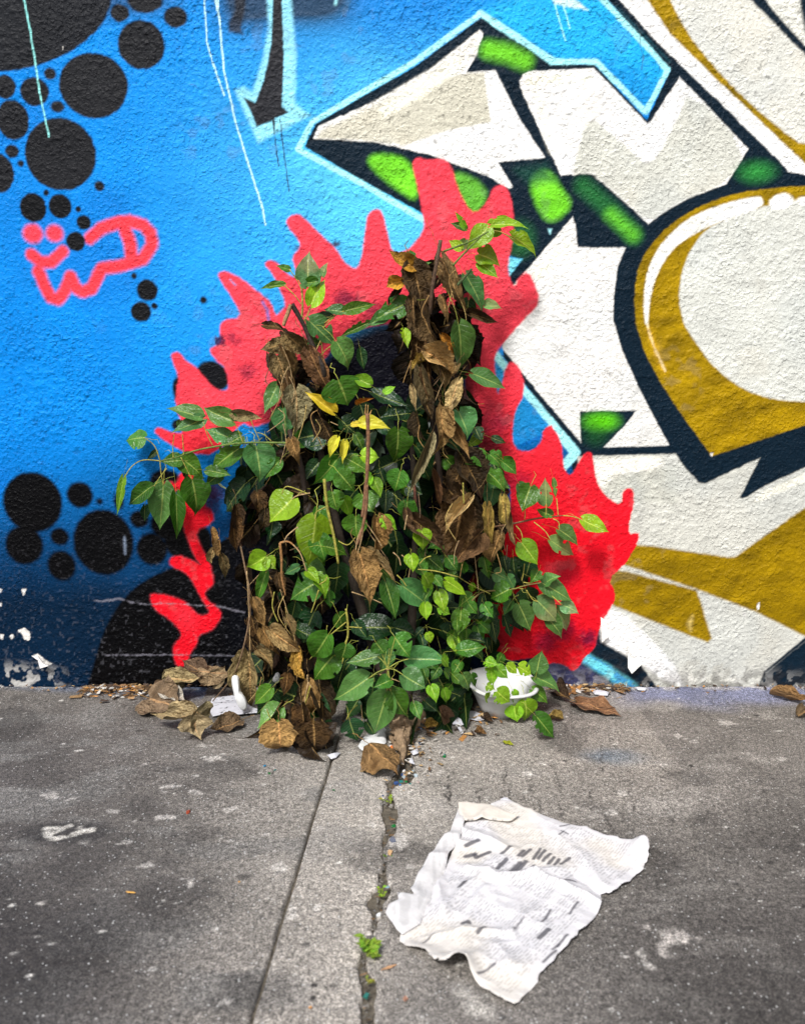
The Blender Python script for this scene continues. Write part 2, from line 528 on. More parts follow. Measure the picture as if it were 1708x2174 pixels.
    P.poly(W('C', (195, 430), (212, 395), (240, 379), (585, 362), (620, 398), (870, 655), (890, 642), (1040, 411), (1100, 470), (1406, 790), (1290, 976), (1100, 1045), (985, 1110), (876, 1187), (740, 1060), (590, 930), (545, 921), (415, 932), (300, 690), (200, 470)), white, .002)
    P.poly(chaikin(W('C', (468, 930), (500, 800), (540, 655), (585, 636), (625, 665), (740, 760), (850, 860), (880, 865), (935, 815), (1020, 650), (1098, 472), (1402, 790), (1290, 974), (1100, 1043), (985, 1108), (876, 1183), (740, 1058), (590, 928), (545, 919)), 1), lin(206, 206, 196), .004)
    P.line(W('C', (250, 425), (560, 408)), 50 * k, cream, .007, .9)
    P.line(W('C', (270, 440), (370, 790)), 30 * k, cream, .012, .6)
    # long white band, gold band and grey field at the upper right
    P.poly(W('C', (600, -120), (760, -200), (1000, 180), (1250, 430), (1708, 860), (1900, 960), (1615, 910), (1598, 880), (1250, 540), (900, 205), (700, -30)), white, .002)
    P.poly(W('C', (800, -200), (1900, -200), (1900, 1000), (1708, 868), (1250, 435), (1000, 190), (920, 80), (868, 0)), gold, .003)
    P.poly(chaikin(W('C', (960, -200), (3000, -200), (3000, 900), (1708, 760), (1662, 756), (1380, 520), (1200, 330), (1110, 215), (1030, 90), (990, 0)), 1), grey, .003)
    P.poly(W('C', (1300, -150), (1400, -150), (1500, 0), (1560, 80), (1700, 236), (1900, 400), (1900, 480), (1700, 285), (1415, -5)), navy, .003)
    P.poly(W('C', (1640, -150), (1900, -150), (1900, 260), (1708, 170), (1690, 100), (1676, 0)), navy, .005)
    P.line(W('C', (700, 30), (990, 330)), 10 * k, lin(20, 78, 92), .003, .6)
    # the big gold ring on the right
    P.poly(MW('C', (2600, 1250), (2200, 1050), (1708, 988), (1600, 992), (1500, 1002), (1400, 1016), (1300, 1038), (1210, 1070), (1120, 1110), (1035, 1162), (960, 1222), (905, 1280), (865, 1335), (838, 1390), (818, 1445), (806, 1515), (802, 1590), (808, 1708), 'F', (818, 40), (842, 115), (875, 200), (928, 300), (990, 400), (1045, 482), (1100, 560), (1212, 712), (1330, 676), (1450, 635), (1708, 550), (2200, 380), (2600, 0)), gold, .0025)
    P.poly(chaikin(MW('C', (2300, 1300), (1900, 1080), (1708, 1050), (1480, 1095), (1290, 1160), (1170, 1225), (1085, 1350), (1045, 1480), (1036, 1600), (1066, 1708), 'F', (1066, 20), (1120, 100), (1200, 215), (1330, 330), (1480, 402), (1708, 432), (2000, 400), (2300, 200)), 2), lin(208, 209, 201), .003)
    P.poly(chaikin(W('C', (1455, 1036), (1490, 1060), (1480, 1095), (1400, 1130), (1180, 1205), (1040, 1290), (960, 1380), (905, 1500), (884, 1600), (876, 1720), (855, 1720), (850, 1560), (880, 1400), (960, 1270), (1080, 1160), (1250, 1088)), 2), lin(250, 248, 240), .003)
    P.line(W('F', (862, -30), (880, 50), (905, 130), (965, 260)), 9 * k, cream, .003, .85)
    P.line(W('F', (880, 40), (920, 170), (960, 270)), 30 * k, lin(216, 168, 20), .008, .6)
    P.oval(wp('C', 1580, 1071), 62 * k, 44 * k, lin(250, 248, 240), .003, rot=.25)
    P.oval(wp('C', 1705, 1066), 36 * k, 22 * k, lin(250, 248, 240), .004)
    # white fields under the letters
    P.poly(MW('C', (475, 1148), (490, 1200), (502, 1312), (756, 1315), (712, 1420), (692, 1580), (690, 1708), 'F', (698, 15), (735, 150), (830, 360), (900, 500), (988, 656), (638, 666), (740, 560), (815, 470), (512, 474), (519, 640), (310, 395), (110, 150), (100, 130), 'C', (150, 1524), (230, 1436)), lin(232, 230, 226), .002)
    P.line(W('C', (445, 1305), (290, 1450)), 55 * k, cream, .007, .9)
    P.poly(MW('F', (500, 712), (1022, 702), (1060, 762), (1140, 850), (1176, 858), (1300, 800), (1470, 722), (1362, 932), (1375, 942), (1500, 868), (1708, 772), (2600, 500),
              'G', (2600, 1300), (1440, 1320), (1500, 1180), (1708, 1010), (2600, 300), (2600, 200), (1708, 990), (1490, 1170), (1440, 1300), (955, 1300), (830, 1130), (640, 1010), (600, 800)), lin(198, 197, 188), .0025)
    P.poly(W('G', (1430, 1300), (1500, 1178), (1600, 1090), (1708, 1005), (2600, 400), (2600, 1300)), navy, .006)
    P.poly(W('F', (590, 730), (930, 715), (960, 755), (900, 785), (700, 815), (630, 895), (590, 820)), lin(246, 243, 232), .006, .9)
    P.poly(W('F', (700, 815), (1030, 760), (1030, 960), (760, 950), (640, 890)), lin(188, 188, 176), .01, .6)
    P.poly(W('F', (1430, 955), (1480, 905), (1708, 800), (1900, 720), (1900, 760), (1708, 850), (1450, 958)), lin(244, 240, 222), .004, .9)
    P.poly(W('F', (795, 1185), (900, 1190), (1300, 1250), (1332, 1250), (1500, 1130), (1708, 985), (2500, 450), (3000, 900), (2650, 1900), (2300, 1960), (1708, 1670), (1450, 1540), (1110, 1412), (740, 1287)), lin(138, 110, 2), .004)
    P.poly(W('F', (650, 1310), (760, 1325), (1130, 1425), (1150, 1480), (1212, 1680), (1190, 1702), (930, 1600), (690, 1505), (640, 1400)), lin(138, 110, 2), .004)
    P.poly(W('F', (1080, 1600), (1110, 1560), (1100, 1640)), lin(222, 196, 120), .008, .7)
    P.poly(MW('G', (640, 830), (760, 872), (900, 1010), (1010, 1130), (1070, 1260), (955, 1220), (830, 1130), (625, 1012), (615, 900)), white, .005)
    P.line(W('G', (500, 1085), (640, 1160), (790, 1260)), 60 * k, lin(108, 208, 224), .008)
    P.poly(W('G', (300, 1110), (500, 1100), (700, 1260), (360, 1260)), lin(58, 60, 92), .010)
    # green blobs inside the dark
    P.poly(chaikin(W('B', (660, 850), (720, 810), (910, 845), (950, 1090), (800, 990), (700, 900)), 2), green, .009)
    P.poly(chaikin(W('B', (1100, 880), (1330, 1000), (1245, 1160), (1160, 1080)), 2), lin(96, 172, 52), .009)
    P.poly(chaikin(W('C', (240, 965), (300, 900), (365, 915), (420, 1010), (475, 1080), (420, 1150), (350, 1185), (290, 1110)), 2), green, .010)
    P.oval(wp('C', 320, 960), 40 * k, 40 * k, lin(130, 226, 50), .012, .8)
    P.line(W('C', (530, 985), (680, 1120), (800, 1250)), 82 * k, lin(40, 118, 56), .016, .75)
    P.line(W('C', (680, 1140), (795, 1245)), 60 * k, lin(98, 190, 42), .016, .85)
    P.line(W('C', (30, 265), (130, 285), (220, 325)), 90 * k, green, .014, .9)
    P.oval(wp('C', 1450, 912), 75 * k, 45 * k, lin(50, 150, 62), .018, .85)
    P.poly(W('C', (170, 900), (330, 870), (380, 960), (250, 980)), lin(24, 72, 60), .016, .8)
    P.oval(wp('C', 200, 1270), 65 * k, 80 * k, lin(42, 112, 56), .02, .7)
    P.oval(wp('F', 625, 530), 75 * k, 42 * k, lin(96, 206, 12), .016, 1.0)
    P.oval(wp('F', 600, 590), 60 * k, 60 * k, lin(30, 92, 30), .02, .5)
    P.poly(W('B', (1625, 1215), (1645, 1215), (1635, 1240)), cyan, .003)

    # dark arrow with pale outline
    P.poly(W('A', (1410, -200), (1540, -200), (1545, 0), (1572, 280), (1565, 550), (1645, 612), (1370, 760), (1248, 480), (1292, 462), (1340, 490), (1395, 320), (1425, 150)), lin(148, 224, 248), .006, .95)
    P.poly(W('A', (1455, -200), (1490, -200), (1500, 120), (1506, 300), (1498, 570), (1532, 596), (1450, 636), (1362, 672), (1322, 570), (1294, 520), (1355, 545), (1402, 420), (1440, 230)), ink, .0025)
    P.poly(W('A', (1235, -100), (1312, -100), (1300, 60), (1280, 145), (1292, 187), (1215, 172), (1212, 120), (1248, 60)), ink, .005, .9)
    # bubbles, all black: glare painted into the upper ones, weaker light into the lower
    P.poly(chaikin(W('A', (-500, 300), (-200, 380), (60, 382), (180, 358), (330, 300), (450, 225), (545, 130), (600, 0), (600, -300), (-500, -300)), 2), lin(28, 30, 35), .0035)
    for cx, cy, rx, ry in ((770, 0, 95, 68), (635, 68, 50, 48), (750, 237, 125, 131), (933, 92, 63, 57), (497, 455, 182, 175), (268, 393, 32, 33), (185, 487, 77, 77),
                           (307, 567, 38, 32), (30, 462, 57, 65), (70, 638, 86, 108), (322, 820, 189, 194), (65, 803, 38, 36), (112, 867, 18, 18), (0, 920, 76, 105),
                           (530, 988, 27, 28), (247, 1022, 16, 17), (177, 1102, 71, 78), (320, 1095, 63, 65), (417, 1112, 16, 16), (445, 1180, 40, 40),
                           (712, 1465, 17, 19), (782, 1540, 56, 58), (820, 1624, 17, 17), (750, 1655, 55, 54), (1080, 1592, 19, 19)):
        P.oval(wp('A', cx, cy), rx * k, ry * k, lin(28, 29, 33) if cy < 1000 else lin(16, 17, 20), .0032)
    blk = lin(2, 2, 4)
    for cx, cy, rx, ry in ((175, 275, 158, 160), (425, 235, 70, 70), (530, 270, 17, 17), (632, 270, 27, 45), (130, 502, 100, 103), (318, 457, 50, 47), (328, 612, 75, 80),
                           (550, 488, 160, 175), (740, 365, 50, 48), (808, 523, 82, 86), (900, 390, 100, 90), (880, 170, 90, 70), (1000, 480, 130, 110)):
        P.oval(wp('E', cx, cy), rx * k, ry * k, blk, .0055)
    P.line(W('E', (662, 460), (665, 545)), 10 * k, lin(150, 165, 190), .004, .55)
    P.poly(chaikin(W('E', (440, 1330), (485, 1180), (545, 970), (620, 830), (720, 720), (850, 645), (1000, 600), (1100, 520), (1500, 300), (2100, 500), (2300, 900), (2200, 1330)), 1), lin(1, 1, 3), .004)
    # dark paint behind the shrub, blackened further to stand for its shaded gaps
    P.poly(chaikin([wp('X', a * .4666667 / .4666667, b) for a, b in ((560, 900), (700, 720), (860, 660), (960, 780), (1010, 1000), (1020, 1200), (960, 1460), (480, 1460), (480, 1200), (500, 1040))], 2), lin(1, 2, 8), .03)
    P.oval(wp('D', 1130, 630), 92 * k, 76 * k, lin(14, 15, 20), .004, rot=-.5)
    P.oval(wp('D', 950, 700), 34 * k, 75 * k, lin(14, 15, 20), .004)
    P.oval(wp('D', 945, 890), 34 * k, 30 * k, lin(14, 15, 20), .004)

    # red flames
    red_top, red_low = lin(240, 66, 82), lin(226, 14, 34)
    main = MW('D', (1150, 1045), (1000, 1042), (920, 1000), (850, 955), (816, 922), (838, 898), (900, 925), (985, 935), (930, 790), (938, 690), (950, 640), (908, 530), (912, 506), (952, 500), (985, 550), (1030, 570),
              (1070, 620), (1130, 690), (1190, 712), (1215, 690), (1200, 590), (1150, 550), (1112, 500), (1122, 478), (1180, 452), (1162, 370), (1182, 332), (1282, 320), (1250, 240), (1155, 100), (1162, 78), (1200, 70), (1280, 110), (1380, 190), (1440, 240), (1462, 310),
              'H', (200, 640), (240, 590), (190, 480), (160, 420), (118, 378), (150, 352), (190, 368), (240, 430), (290, 450), (285, 390), (268, 340), (310, 290), (310, 255), (255, 190), (234, 150), (262, 120), (302, 110), (332, 132), (420, 222), (500, 290), (540, 362), (598, 408), (632, 376), (655, 210),
              (668, 112), (710, 82), (748, 98), (772, 200), (800, 318), (860, 312), (905, 285), (962, 205), (970, 150), (945, 30),
              'B', (930, 980), (903, 870), (930, 832), (1000, 852), (1060, 838), (1112, 872), (1142, 980), (1190, 1090), (1240, 1138), (1308, 1062), (1330, 1000), (1382, 976), (1418, 1012), (1440, 1100), (1446, 1250), (1412, 1400), (1420, 1480), (1450, 1525), (1468, 1470), (1522, 1436), (1560, 1520), (1582, 1585), (1560, 1640), (1500, 1690),
              'H', (1380, 808), (1340, 870), (1345, 950), (1356, 1085), (1384, 1000), (1402, 915), (1432, 892), (1472, 920), (1502, 1010), (1490, 1090), (1450, 1150), (1438, 1230), (1435, 1320), (1470, 1372), (1540, 1372), (1592, 1320), (1602, 1255), (1640, 1228),
              'F', (372, 565), (410, 620), (420, 700), (432, 795), (470, 822), (520, 722), (552, 688), (580, 702), (590, 780), (612, 880), (680, 952), (732, 972), (742, 900), (770, 880), (797, 890), (798, 980), (775, 1050), (768, 1132), (822, 1118), (826, 1150), (790, 1220), (742, 1300), (660, 1362),
              (700, 1440), (690, 1495), (620, 1610), (600, 1690), 'G', (600, 1015), (590, 1050), (540, 1092), (505, 1150), (470, 1172), (448, 1142), (380, 1122), (340, 1135), (300, 1092), (100, 1120), (-100, 1000), (-60, 600),
              'H', (1500, 1640), (1200, 1300), (1180, 900), (1100, 740), (900, 690), (700, 700), (520, 760), (430, 900), (250, 1050), (180, 1200), (60, 1250), (0, 1210))
    main = chaikin(main, 1)
    i0 = len(P.C)
    before = P.C.copy()
    P.poly(main, red_top, .0035, 1.0)
    a_main = np.abs(P.C - before).sum(1) > 1e-4
    lower = W('E', (795, 768), (830, 757), (960, 790), (1010, 832), (1042, 870), (1085, 880), (1118, 860), (1098, 830), (1058, 760), (1018, 680), (980, 640), (908, 612), (900, 580), (940, 556), (1010, 580), (1088, 618), (1050, 590), (1000, 480), (976, 400), (965, 330), (975, 260), (950, 200), (920, 220), (870, 175), (900, 165), (940, 180), (960, 110), (1050, 100),
              (1085, 200), (1080, 290), (1128, 320), (1132, 385), (1032, 422), (1070, 520), (1112, 600), (1132, 690), (1120, 722), (1080, 752), (1100, 800), (1150, 830), (1176, 872), (1150, 922), (1112, 960), (1052, 972), (1045, 1030), (1012, 1062), (990, 1140), (940, 1150), (918, 1070), (930, 1020), (970, 990), (958, 950), (900, 890), (820, 840))
    P.poly(chaikin(lower, 1), red_top, .006, 1.0)
    for c, r in (((175, 1240), 52), ((290, 1238), 46)):
        P.oval(wp('A', *c), r * k, r * k, red_top, .007)
    tagc = lin(240, 62, 74)
    P.line(W('A', (168, 1350), (215, 1388), (270, 1392), (335, 1335)), 64 * k, tagc, .006)
    P.line(W('A', (205, 1440), (240, 1520), (268, 1575), (310, 1590), (345, 1545), (375, 1470), (400, 1525), (440, 1550), (490, 1530), (540, 1425), (640, 1412), (760, 1375), (808, 1300), (800, 1240), (760, 1195), (690, 1175), (630, 1180), (540, 1212), (478, 1265)), 66 * k, tagc, .006)
    P.line(W('A', (655, 1190), (690, 1290), (700, 1380)), 70 * k, tagc, .006)
    P.oval(wp('A', 403, 1282), 51 * k, 53 * k, lin(16, 17, 20), .0032)
    # the red is deeper low down
    isred = (P.C[:, 0] > .45) & (P.C[:, 1] < .25) & (P.C[:, 2] < .3)
    w = (sstep(560, 1180, PY) * sstep(.2, .8, sstep(560, 1180, PY) + fz))[isred]
    P.C[isred] = P.C[isred] * (1 - w[:, None]) + red_low * w[:, None]
    # flames' inner side darkened in blotches, and wine-coloured smudges
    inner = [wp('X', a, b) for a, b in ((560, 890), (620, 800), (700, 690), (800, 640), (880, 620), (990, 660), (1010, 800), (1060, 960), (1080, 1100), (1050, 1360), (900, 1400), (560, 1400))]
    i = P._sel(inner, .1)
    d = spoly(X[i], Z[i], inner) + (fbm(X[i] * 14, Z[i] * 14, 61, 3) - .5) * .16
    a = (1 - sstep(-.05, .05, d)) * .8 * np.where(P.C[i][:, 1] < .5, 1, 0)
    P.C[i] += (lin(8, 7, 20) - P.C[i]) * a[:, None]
    for t, x, y, r, al in (('F', 190, 850, 70, .45), ('F', 80, 540, 60, .4), ('F', 420, 1340, 80, .25), ('G', 560, 1000, 50, .8), ('G', 420, 950, 70, .6), ('G', 330, 1020, 60, .6), ('L', 960, 1270, 60, .55), ('L', 850, 1030, 50, .6), ('L', 760, 1050, 30, .9), ('L', 1590, 360, 30, .9), ('L', 1310, 390, 28, .7), ('L', 1650, 760, 70, .5), ('H', 560, 560, 60, .5), ('H', 700, 620, 50, .5), ('D', 1130, 1250, 60, .8), ('E', 1100, 290, 50, .6)):
        rr = r * (k if t != 'L' else k * .75)
        P.oval(wp(t, x, y), rr, rr * .8, lin(60, 14, 50), rr * .6, al, jit=6.0)
    P.poly(W('L', (830, 610), (870, 650), (850, 640)), lin(90, 160, 220), .004)
    P.line(W('L', (1060, 770), (1095, 830), (1105, 900)), 16 * k, lin(60, 110, 200), .004, .8)
    # runs of thin paint
    def run(t, w, col, *pts):
        q = [(x + rng.normal(0, 1.2), y) for x, y in sum(([(a[0] + (b[0] - a[0]) * s / 6, a[1] + (b[1] - a[1]) * s / 6) for s in range(6)] for a, b in zip(pts[:-1], pts[1:])), [])] + [pts[-1]]
        P.line(W(t, *q), w * k, col, .0012, .95, .5)
    pale = lin(200, 244, 248)
    run('A', 10, lin(150, 234, 230), (120, -60), (160, 150), (190, 340), (212, 480), (262, 725))
    run('A', 8, pale, (1084, -60), (1100, 225), (1130, 335), (1190, 505))
    run('A', 9, pale, (1130, -60), (1162, 80), (1190, 380), (1248, 640), (1340, 940), (1388, 1080), (1410, 1195))
    run('A', 9, pale, (1160, -60), (1158, 55)); run('A', 7, pale, (1145, -60), (1152, 55))
    run('A', 6, ink, (1448, 635), (1462, 760), (1480, 880)); run('A', 6, ink, (1485, 630), (1510, 840), (1535, 1015)); run('A', 9, ink, (1455, 635), (1455, 690))
    run('C', 7, cyan, (380, 18), (408, 120), (436, 215)); run('C', 6, cyan, (425, 25), (460, 152))
    P.poly(W('C', (340, -40), (470, -20), (558, 55), (470, 40), (380, 22)), lin(205, 243, 248), .003)
    P.line(W('B', (505, -30), (500, 18)), 14 * k, cyan, .004)
    # chipped paint and bare render
    bare = lin(222, 218, 212)
    for t, pts in (('E', ((118, 738), (140, 735), (138, 760), (124, 770))), ('E', ((96, 955), (130, 942), (165, 975), (160, 1012), (130, 1005), (118, 975))),
                   ('E', ((0, 975), (20, 978), (18, 1000), (0, 1000))), ('E', ((50, 985), (68, 972), (80, 990), (62, 1002))), ('E', ((0, 735), (12, 738), (8, 752), (0, 752))), ('E', ((0, 808), (10, 812), (10, 824), (0, 824))),
                   ('E', ((175, 1085), (200, 1080), (240, 1110), (275, 1132), (228, 1146), (205, 1110))), ('F', ((1455, 1490), (1468, 1482), (1462, 1530), (1450, 1530))), ('F', ((1375, 1545), (1392, 1540), (1384, 1565))),
                   ('A', ((328, 246), (336, 246), (334, 262))), ('F', ((1205, 695), (1218, 695), (1212, 715)))):
        P.poly(W(t, *pts), bare, .0012, 1.0, jit=1.6)
    for t, w_, pts in (('E', 6, ((490, 795), (540, 800), (640, 785), (700, 805), (780, 815), (850, 810), (960, 815), (1040, 822), (1150, 826), (1300, 860))), ('E', 6, ((560, 1086), (900, 1084), (1300, 1090)))):
        P.line(W(t, *pts), w_ * k, lin(140, 138, 150), .002, .55, 2.0)
    for t, pts in (('A', ((1000, 452), (1030, 450), (1050, 470))), ('C', ((1225, 455), (1250, 450), (1280, 475), (1240, 470))), ('C', ((815, 120), (835, 180), (830, 240), (850, 300), (840, 370))), ('F', ((250, 430), (340, 480), (420, 520), (470, 530)))):
        P.line(W(t, *pts), 5 * k, lin(70, 70, 74), .0016, .6, 1.5)
    base_n = fbm(X * 60, Z * 60, 71, 3)
    low = (1 - sstep(.004, .055, Z + (fbm(X * 9, Z * 9, 75, 2) - .5) * .06)) * sstep(.48, .56, base_n)
    P.C[:] += (bare - P.C) * (low * (.0 + .62 * (1 - sstep(60, 170, PX)) + .30 * (PX > 1000)))[:, None].clip(0, .95)
    dirt = (1 - sstep(.0, .09, Z + (fbm(X * 12, Z * 12, 77, 3) - .5) * .10)) * sstep(1000, 1250, PX) * .55 * sstep(.35, .65, fbm(X * 70, Z * 70, 78, 3))
    P.C[:] += (lin(52, 48, 46) - P.C) * dirt[:, None]
    # uneven coverage: streaks in the gold, blue-grey bleeding through the whites, cloudy spray in the blues
    lum = P.C.mean(1); cmax = P.C.max(1); cmin = P.C.min(1)
    isgold = (P.C[:, 0] > .15) & (P.C[:, 2] < .08) & (P.C[:, 1] > .08)
    streak = fbm(X * 22 + Z * 9, Z * 42 - X * 14, 171, 4) - .5
    P.C[:] *= np.where(isgold, 1 + 1.1 * streak, 1 + .14 * (fbm(X * 26, Z * 26, 175, 3) - .5))[:, None]
    iswh = (cmin > .45)
    bleed = sstep(.52, .72, fbm(X * 8, Z * 6, 181, 4)) * iswh * .22
    P.C[:] += (lin(178, 186, 188) - P.C) * bleed[:, None]
    bleed = sstep(.55, .75, fbm(X * 13, Z * 11, 191, 4)) * iswh * .14
    P.C[:] += (lin(226, 214, 190) - P.C) * bleed[:, None]
    isblue = (P.C[:, 2] > .35) & (P.C[:, 0] < .12)
    cloud = (sstep(.48, .70, fbm(X * 3.2, Z * 4.0, 195, 4)) * .45 + .25 * (1 - sstep(0, 260, PX))) * isblue
    P.C[:] += (lin(0, 108, 200) - P.C) * cloud[:, None]
    rub = sstep(.60, .72, fbm(X * 34, Z * 34, 198, 3)) * sstep(.5, .66, fbm(X * 4, Z * 4, 199, 2)) * .16 * (lum > .12)
    P.C[:] += (lin(120, 120, 120) - P.C) * rub[:, None]
    # pin holes and specks where the roller missed
    pin = sstep(.735, .775, fbm(X * 150, Z * 150, 81, 2)) * sstep(.45, .6, fbm(X * 5, Z * 5, 83, 2))
    P.C[:] *= (1 - .30 * pin)[:, None]
    spk = sstep(.80, .83, fbm(X * 170, Z * 170, 86, 1)) * (1 - sstep(.05, .45, Z)) * (PX < 900)
    P.C[:] += (lin(150, 150, 160) - P.C) * (spk * .10)[:, None]
    rel -= .0008 * pin
    V = np.stack([X, -rel, Z], 1)
    nr, nc = len(zs), len(xs)
    F = grid_faces(nr, nc)
    # back, sides and top of the wall
    b0 = len(V)
    box = np.array([(-4, .012, -.03), (4, .012, -.03), (4, .012, 2.8), (-4, .012, 2.8), (-4, .24, -.03), (4, .24, -.03), (4, .24, 2.8), (-4, .24, 2.8)], np.float32)
    V = np.concatenate([V, box]); Cc = np.concatenate([P.C, np.tile(lin(200, 200, 195), (8, 1))])
    Fb = np.array([(5, 4, 7, 6), (4, 0, 3, 7), (1, 5, 6, 2), (3, 2, 6, 7), (0, 1, 2, 3), (4, 5, 1, 0)]) + b0
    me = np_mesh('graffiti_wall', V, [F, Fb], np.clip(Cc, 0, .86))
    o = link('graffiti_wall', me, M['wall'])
    tag(o, 'stucco wall sprayed with blue, white, gold and red graffiti behind the shrub', 'wall')
    return o

wall = build_wall()

# a few flakes of paint peeling off the wall
def flake(t, pts, curl, col):
    q = [Vector((*wp(t, *p),)) for p in pts]
    c = sum(q, Vector((0, 0))) / len(q)
    V, F = [(c[0], -.006 - curl * .5, c[1])], []
    for p in q: V.append((p[0], -.006 - curl * (1 if p[1] < c[1] else .1), p[1]))
    for p in q: V.append((p[0] * .98 + c[0] * .02, -.0035 - curl * (1 if p[1] < c[1] else .1), p[1]))
    n = len(q)
    for i in range(n):
        j = (i + 1) % n
        F.append((0, i + 1, j + 1)); F.append((i + 1, i + 1 + n, j + 1 + n, j + 1))
    me = bpy.data.meshes.new('paint_flake'); me.from_pydata(V, [], F)
    a = me.attributes.new('tint', 'FLOAT_COLOR', 'POINT')
    for i in range(len(V)): a.data[i].color = (*col, 1)
    link('paint_flake', me, M['wall'], wall)
flake('G', ((760, 1020), (785, 1010), (800, 1050), (825, 1090), (832, 1120), (800, 1150), (778, 1170), (758, 1140), (764, 1090)), .012, lin(232, 230, 226))
flake('E', ((175, 1085), (205, 1084), (240, 1112), (272, 1130), (228, 1144), (208, 1110)), .010, lin(216, 212, 210))
flake('G', ((620, 880), (650, 900), (660, 980), (625, 1010)), .006, lin(236, 232, 228))

# ------------------------------------------------------------------ pavement
def ground_curve(pts, y0=.0, y1=-1.2):
    q = sorted([(p.y, p.x) for p in pts], reverse=True)
    return q
jA = [gp('I', 590, 1390), gp('K', 1708, 250), gp('K', 1510, 900), gp('K', 1380, 1340), gp('K', 1320, 1506)]
ja = np.polyfit([p.y for p in jA], [p.x for p in jA], 1)
crk = [('I', 960, 1330, 60), ('I', 955, 1420, 95), ('I', 960, 1520, 110), ('I', 925, 1590, 110), ('J', 200, 75, 52), ('J', 178, 150, 62), ('J', 195, 250, 66), ('J', 185, 330, 62), ('J', 160, 400, 58), ('J', 155, 520, 60), ('J', 140, 650, 70), ('J', 118, 760, 62), ('J', 95, 850, 52), ('J', 70, 950, 70), ('J', 52, 1050, 62), ('J', 60, 1150, 54), ('J', 62, 1250, 42), ('J', 60, 1336, 46)]
ck = []
for t, x, y, w in crk:
    w = w * (.58 if t == 'J' else .9)
    a, b = gp(t, x - w / 2, y), gp(t, x + w / 2, y)
    ck.append(((a.y + b.y) / 2, a.x, b.x))
ck.sort(reverse=True)
cy_ = np.array([c[0] for c in ck]); cl = np.array([c[1] for c in ck]); cr = np.array([c[2] for c in ck])

def crack_sides(y):
    yy = -y
    l = np.interp(yy, -cy_, cl); r = np.interp(yy, -cy_, cr)
    sl = np.polyfit(cy_, (cl + cr) / 2, 1)
    mid = np.polyval(sl, y)
    near = y < cy_[-1]
    l = np.where(near, mid - .010 + (cl[-1] - np.polyval(sl, cy_[-1]) + .010) * np.exp(-(cy_[-1] - y) / .2), l)
    r = np.where(near, mid + .010 + (cr[-1] - np.polyval(sl, cy_[-1]) - .010) * np.exp(-(cy_[-1] - y) / .2), r)
    far = y > cy_[0]
    l = np.where(far, cl[0], l); r = np.where(far, cr[0], r)
    return l, r

ground = link('ground', np_mesh('ground', *(lambda xs, ys: (np.stack([np.meshgrid(xs, ys)[0].ravel(), np.meshgrid(xs, ys)[1].ravel(),
              -.013 + .006 * fbm(np.meshgrid(xs, ys)[0].ravel() * 60, np.meshgrid(xs, ys)[1].ravel() * 60, 91, 3)], 1), grid_faces(len(ys), len(xs))[:, ::1]))(
              axis((-12, -.6, .6), (-.6, .3, .006), (.3, 12, .6)), axis((-14, -1.3, .6), (-1.3, .1, .006), (.1, .5, .2)))), M['dirt'])
tag(ground, kind='structure')

pavement = empty('pavement'); tag(pavement, kind='structure')

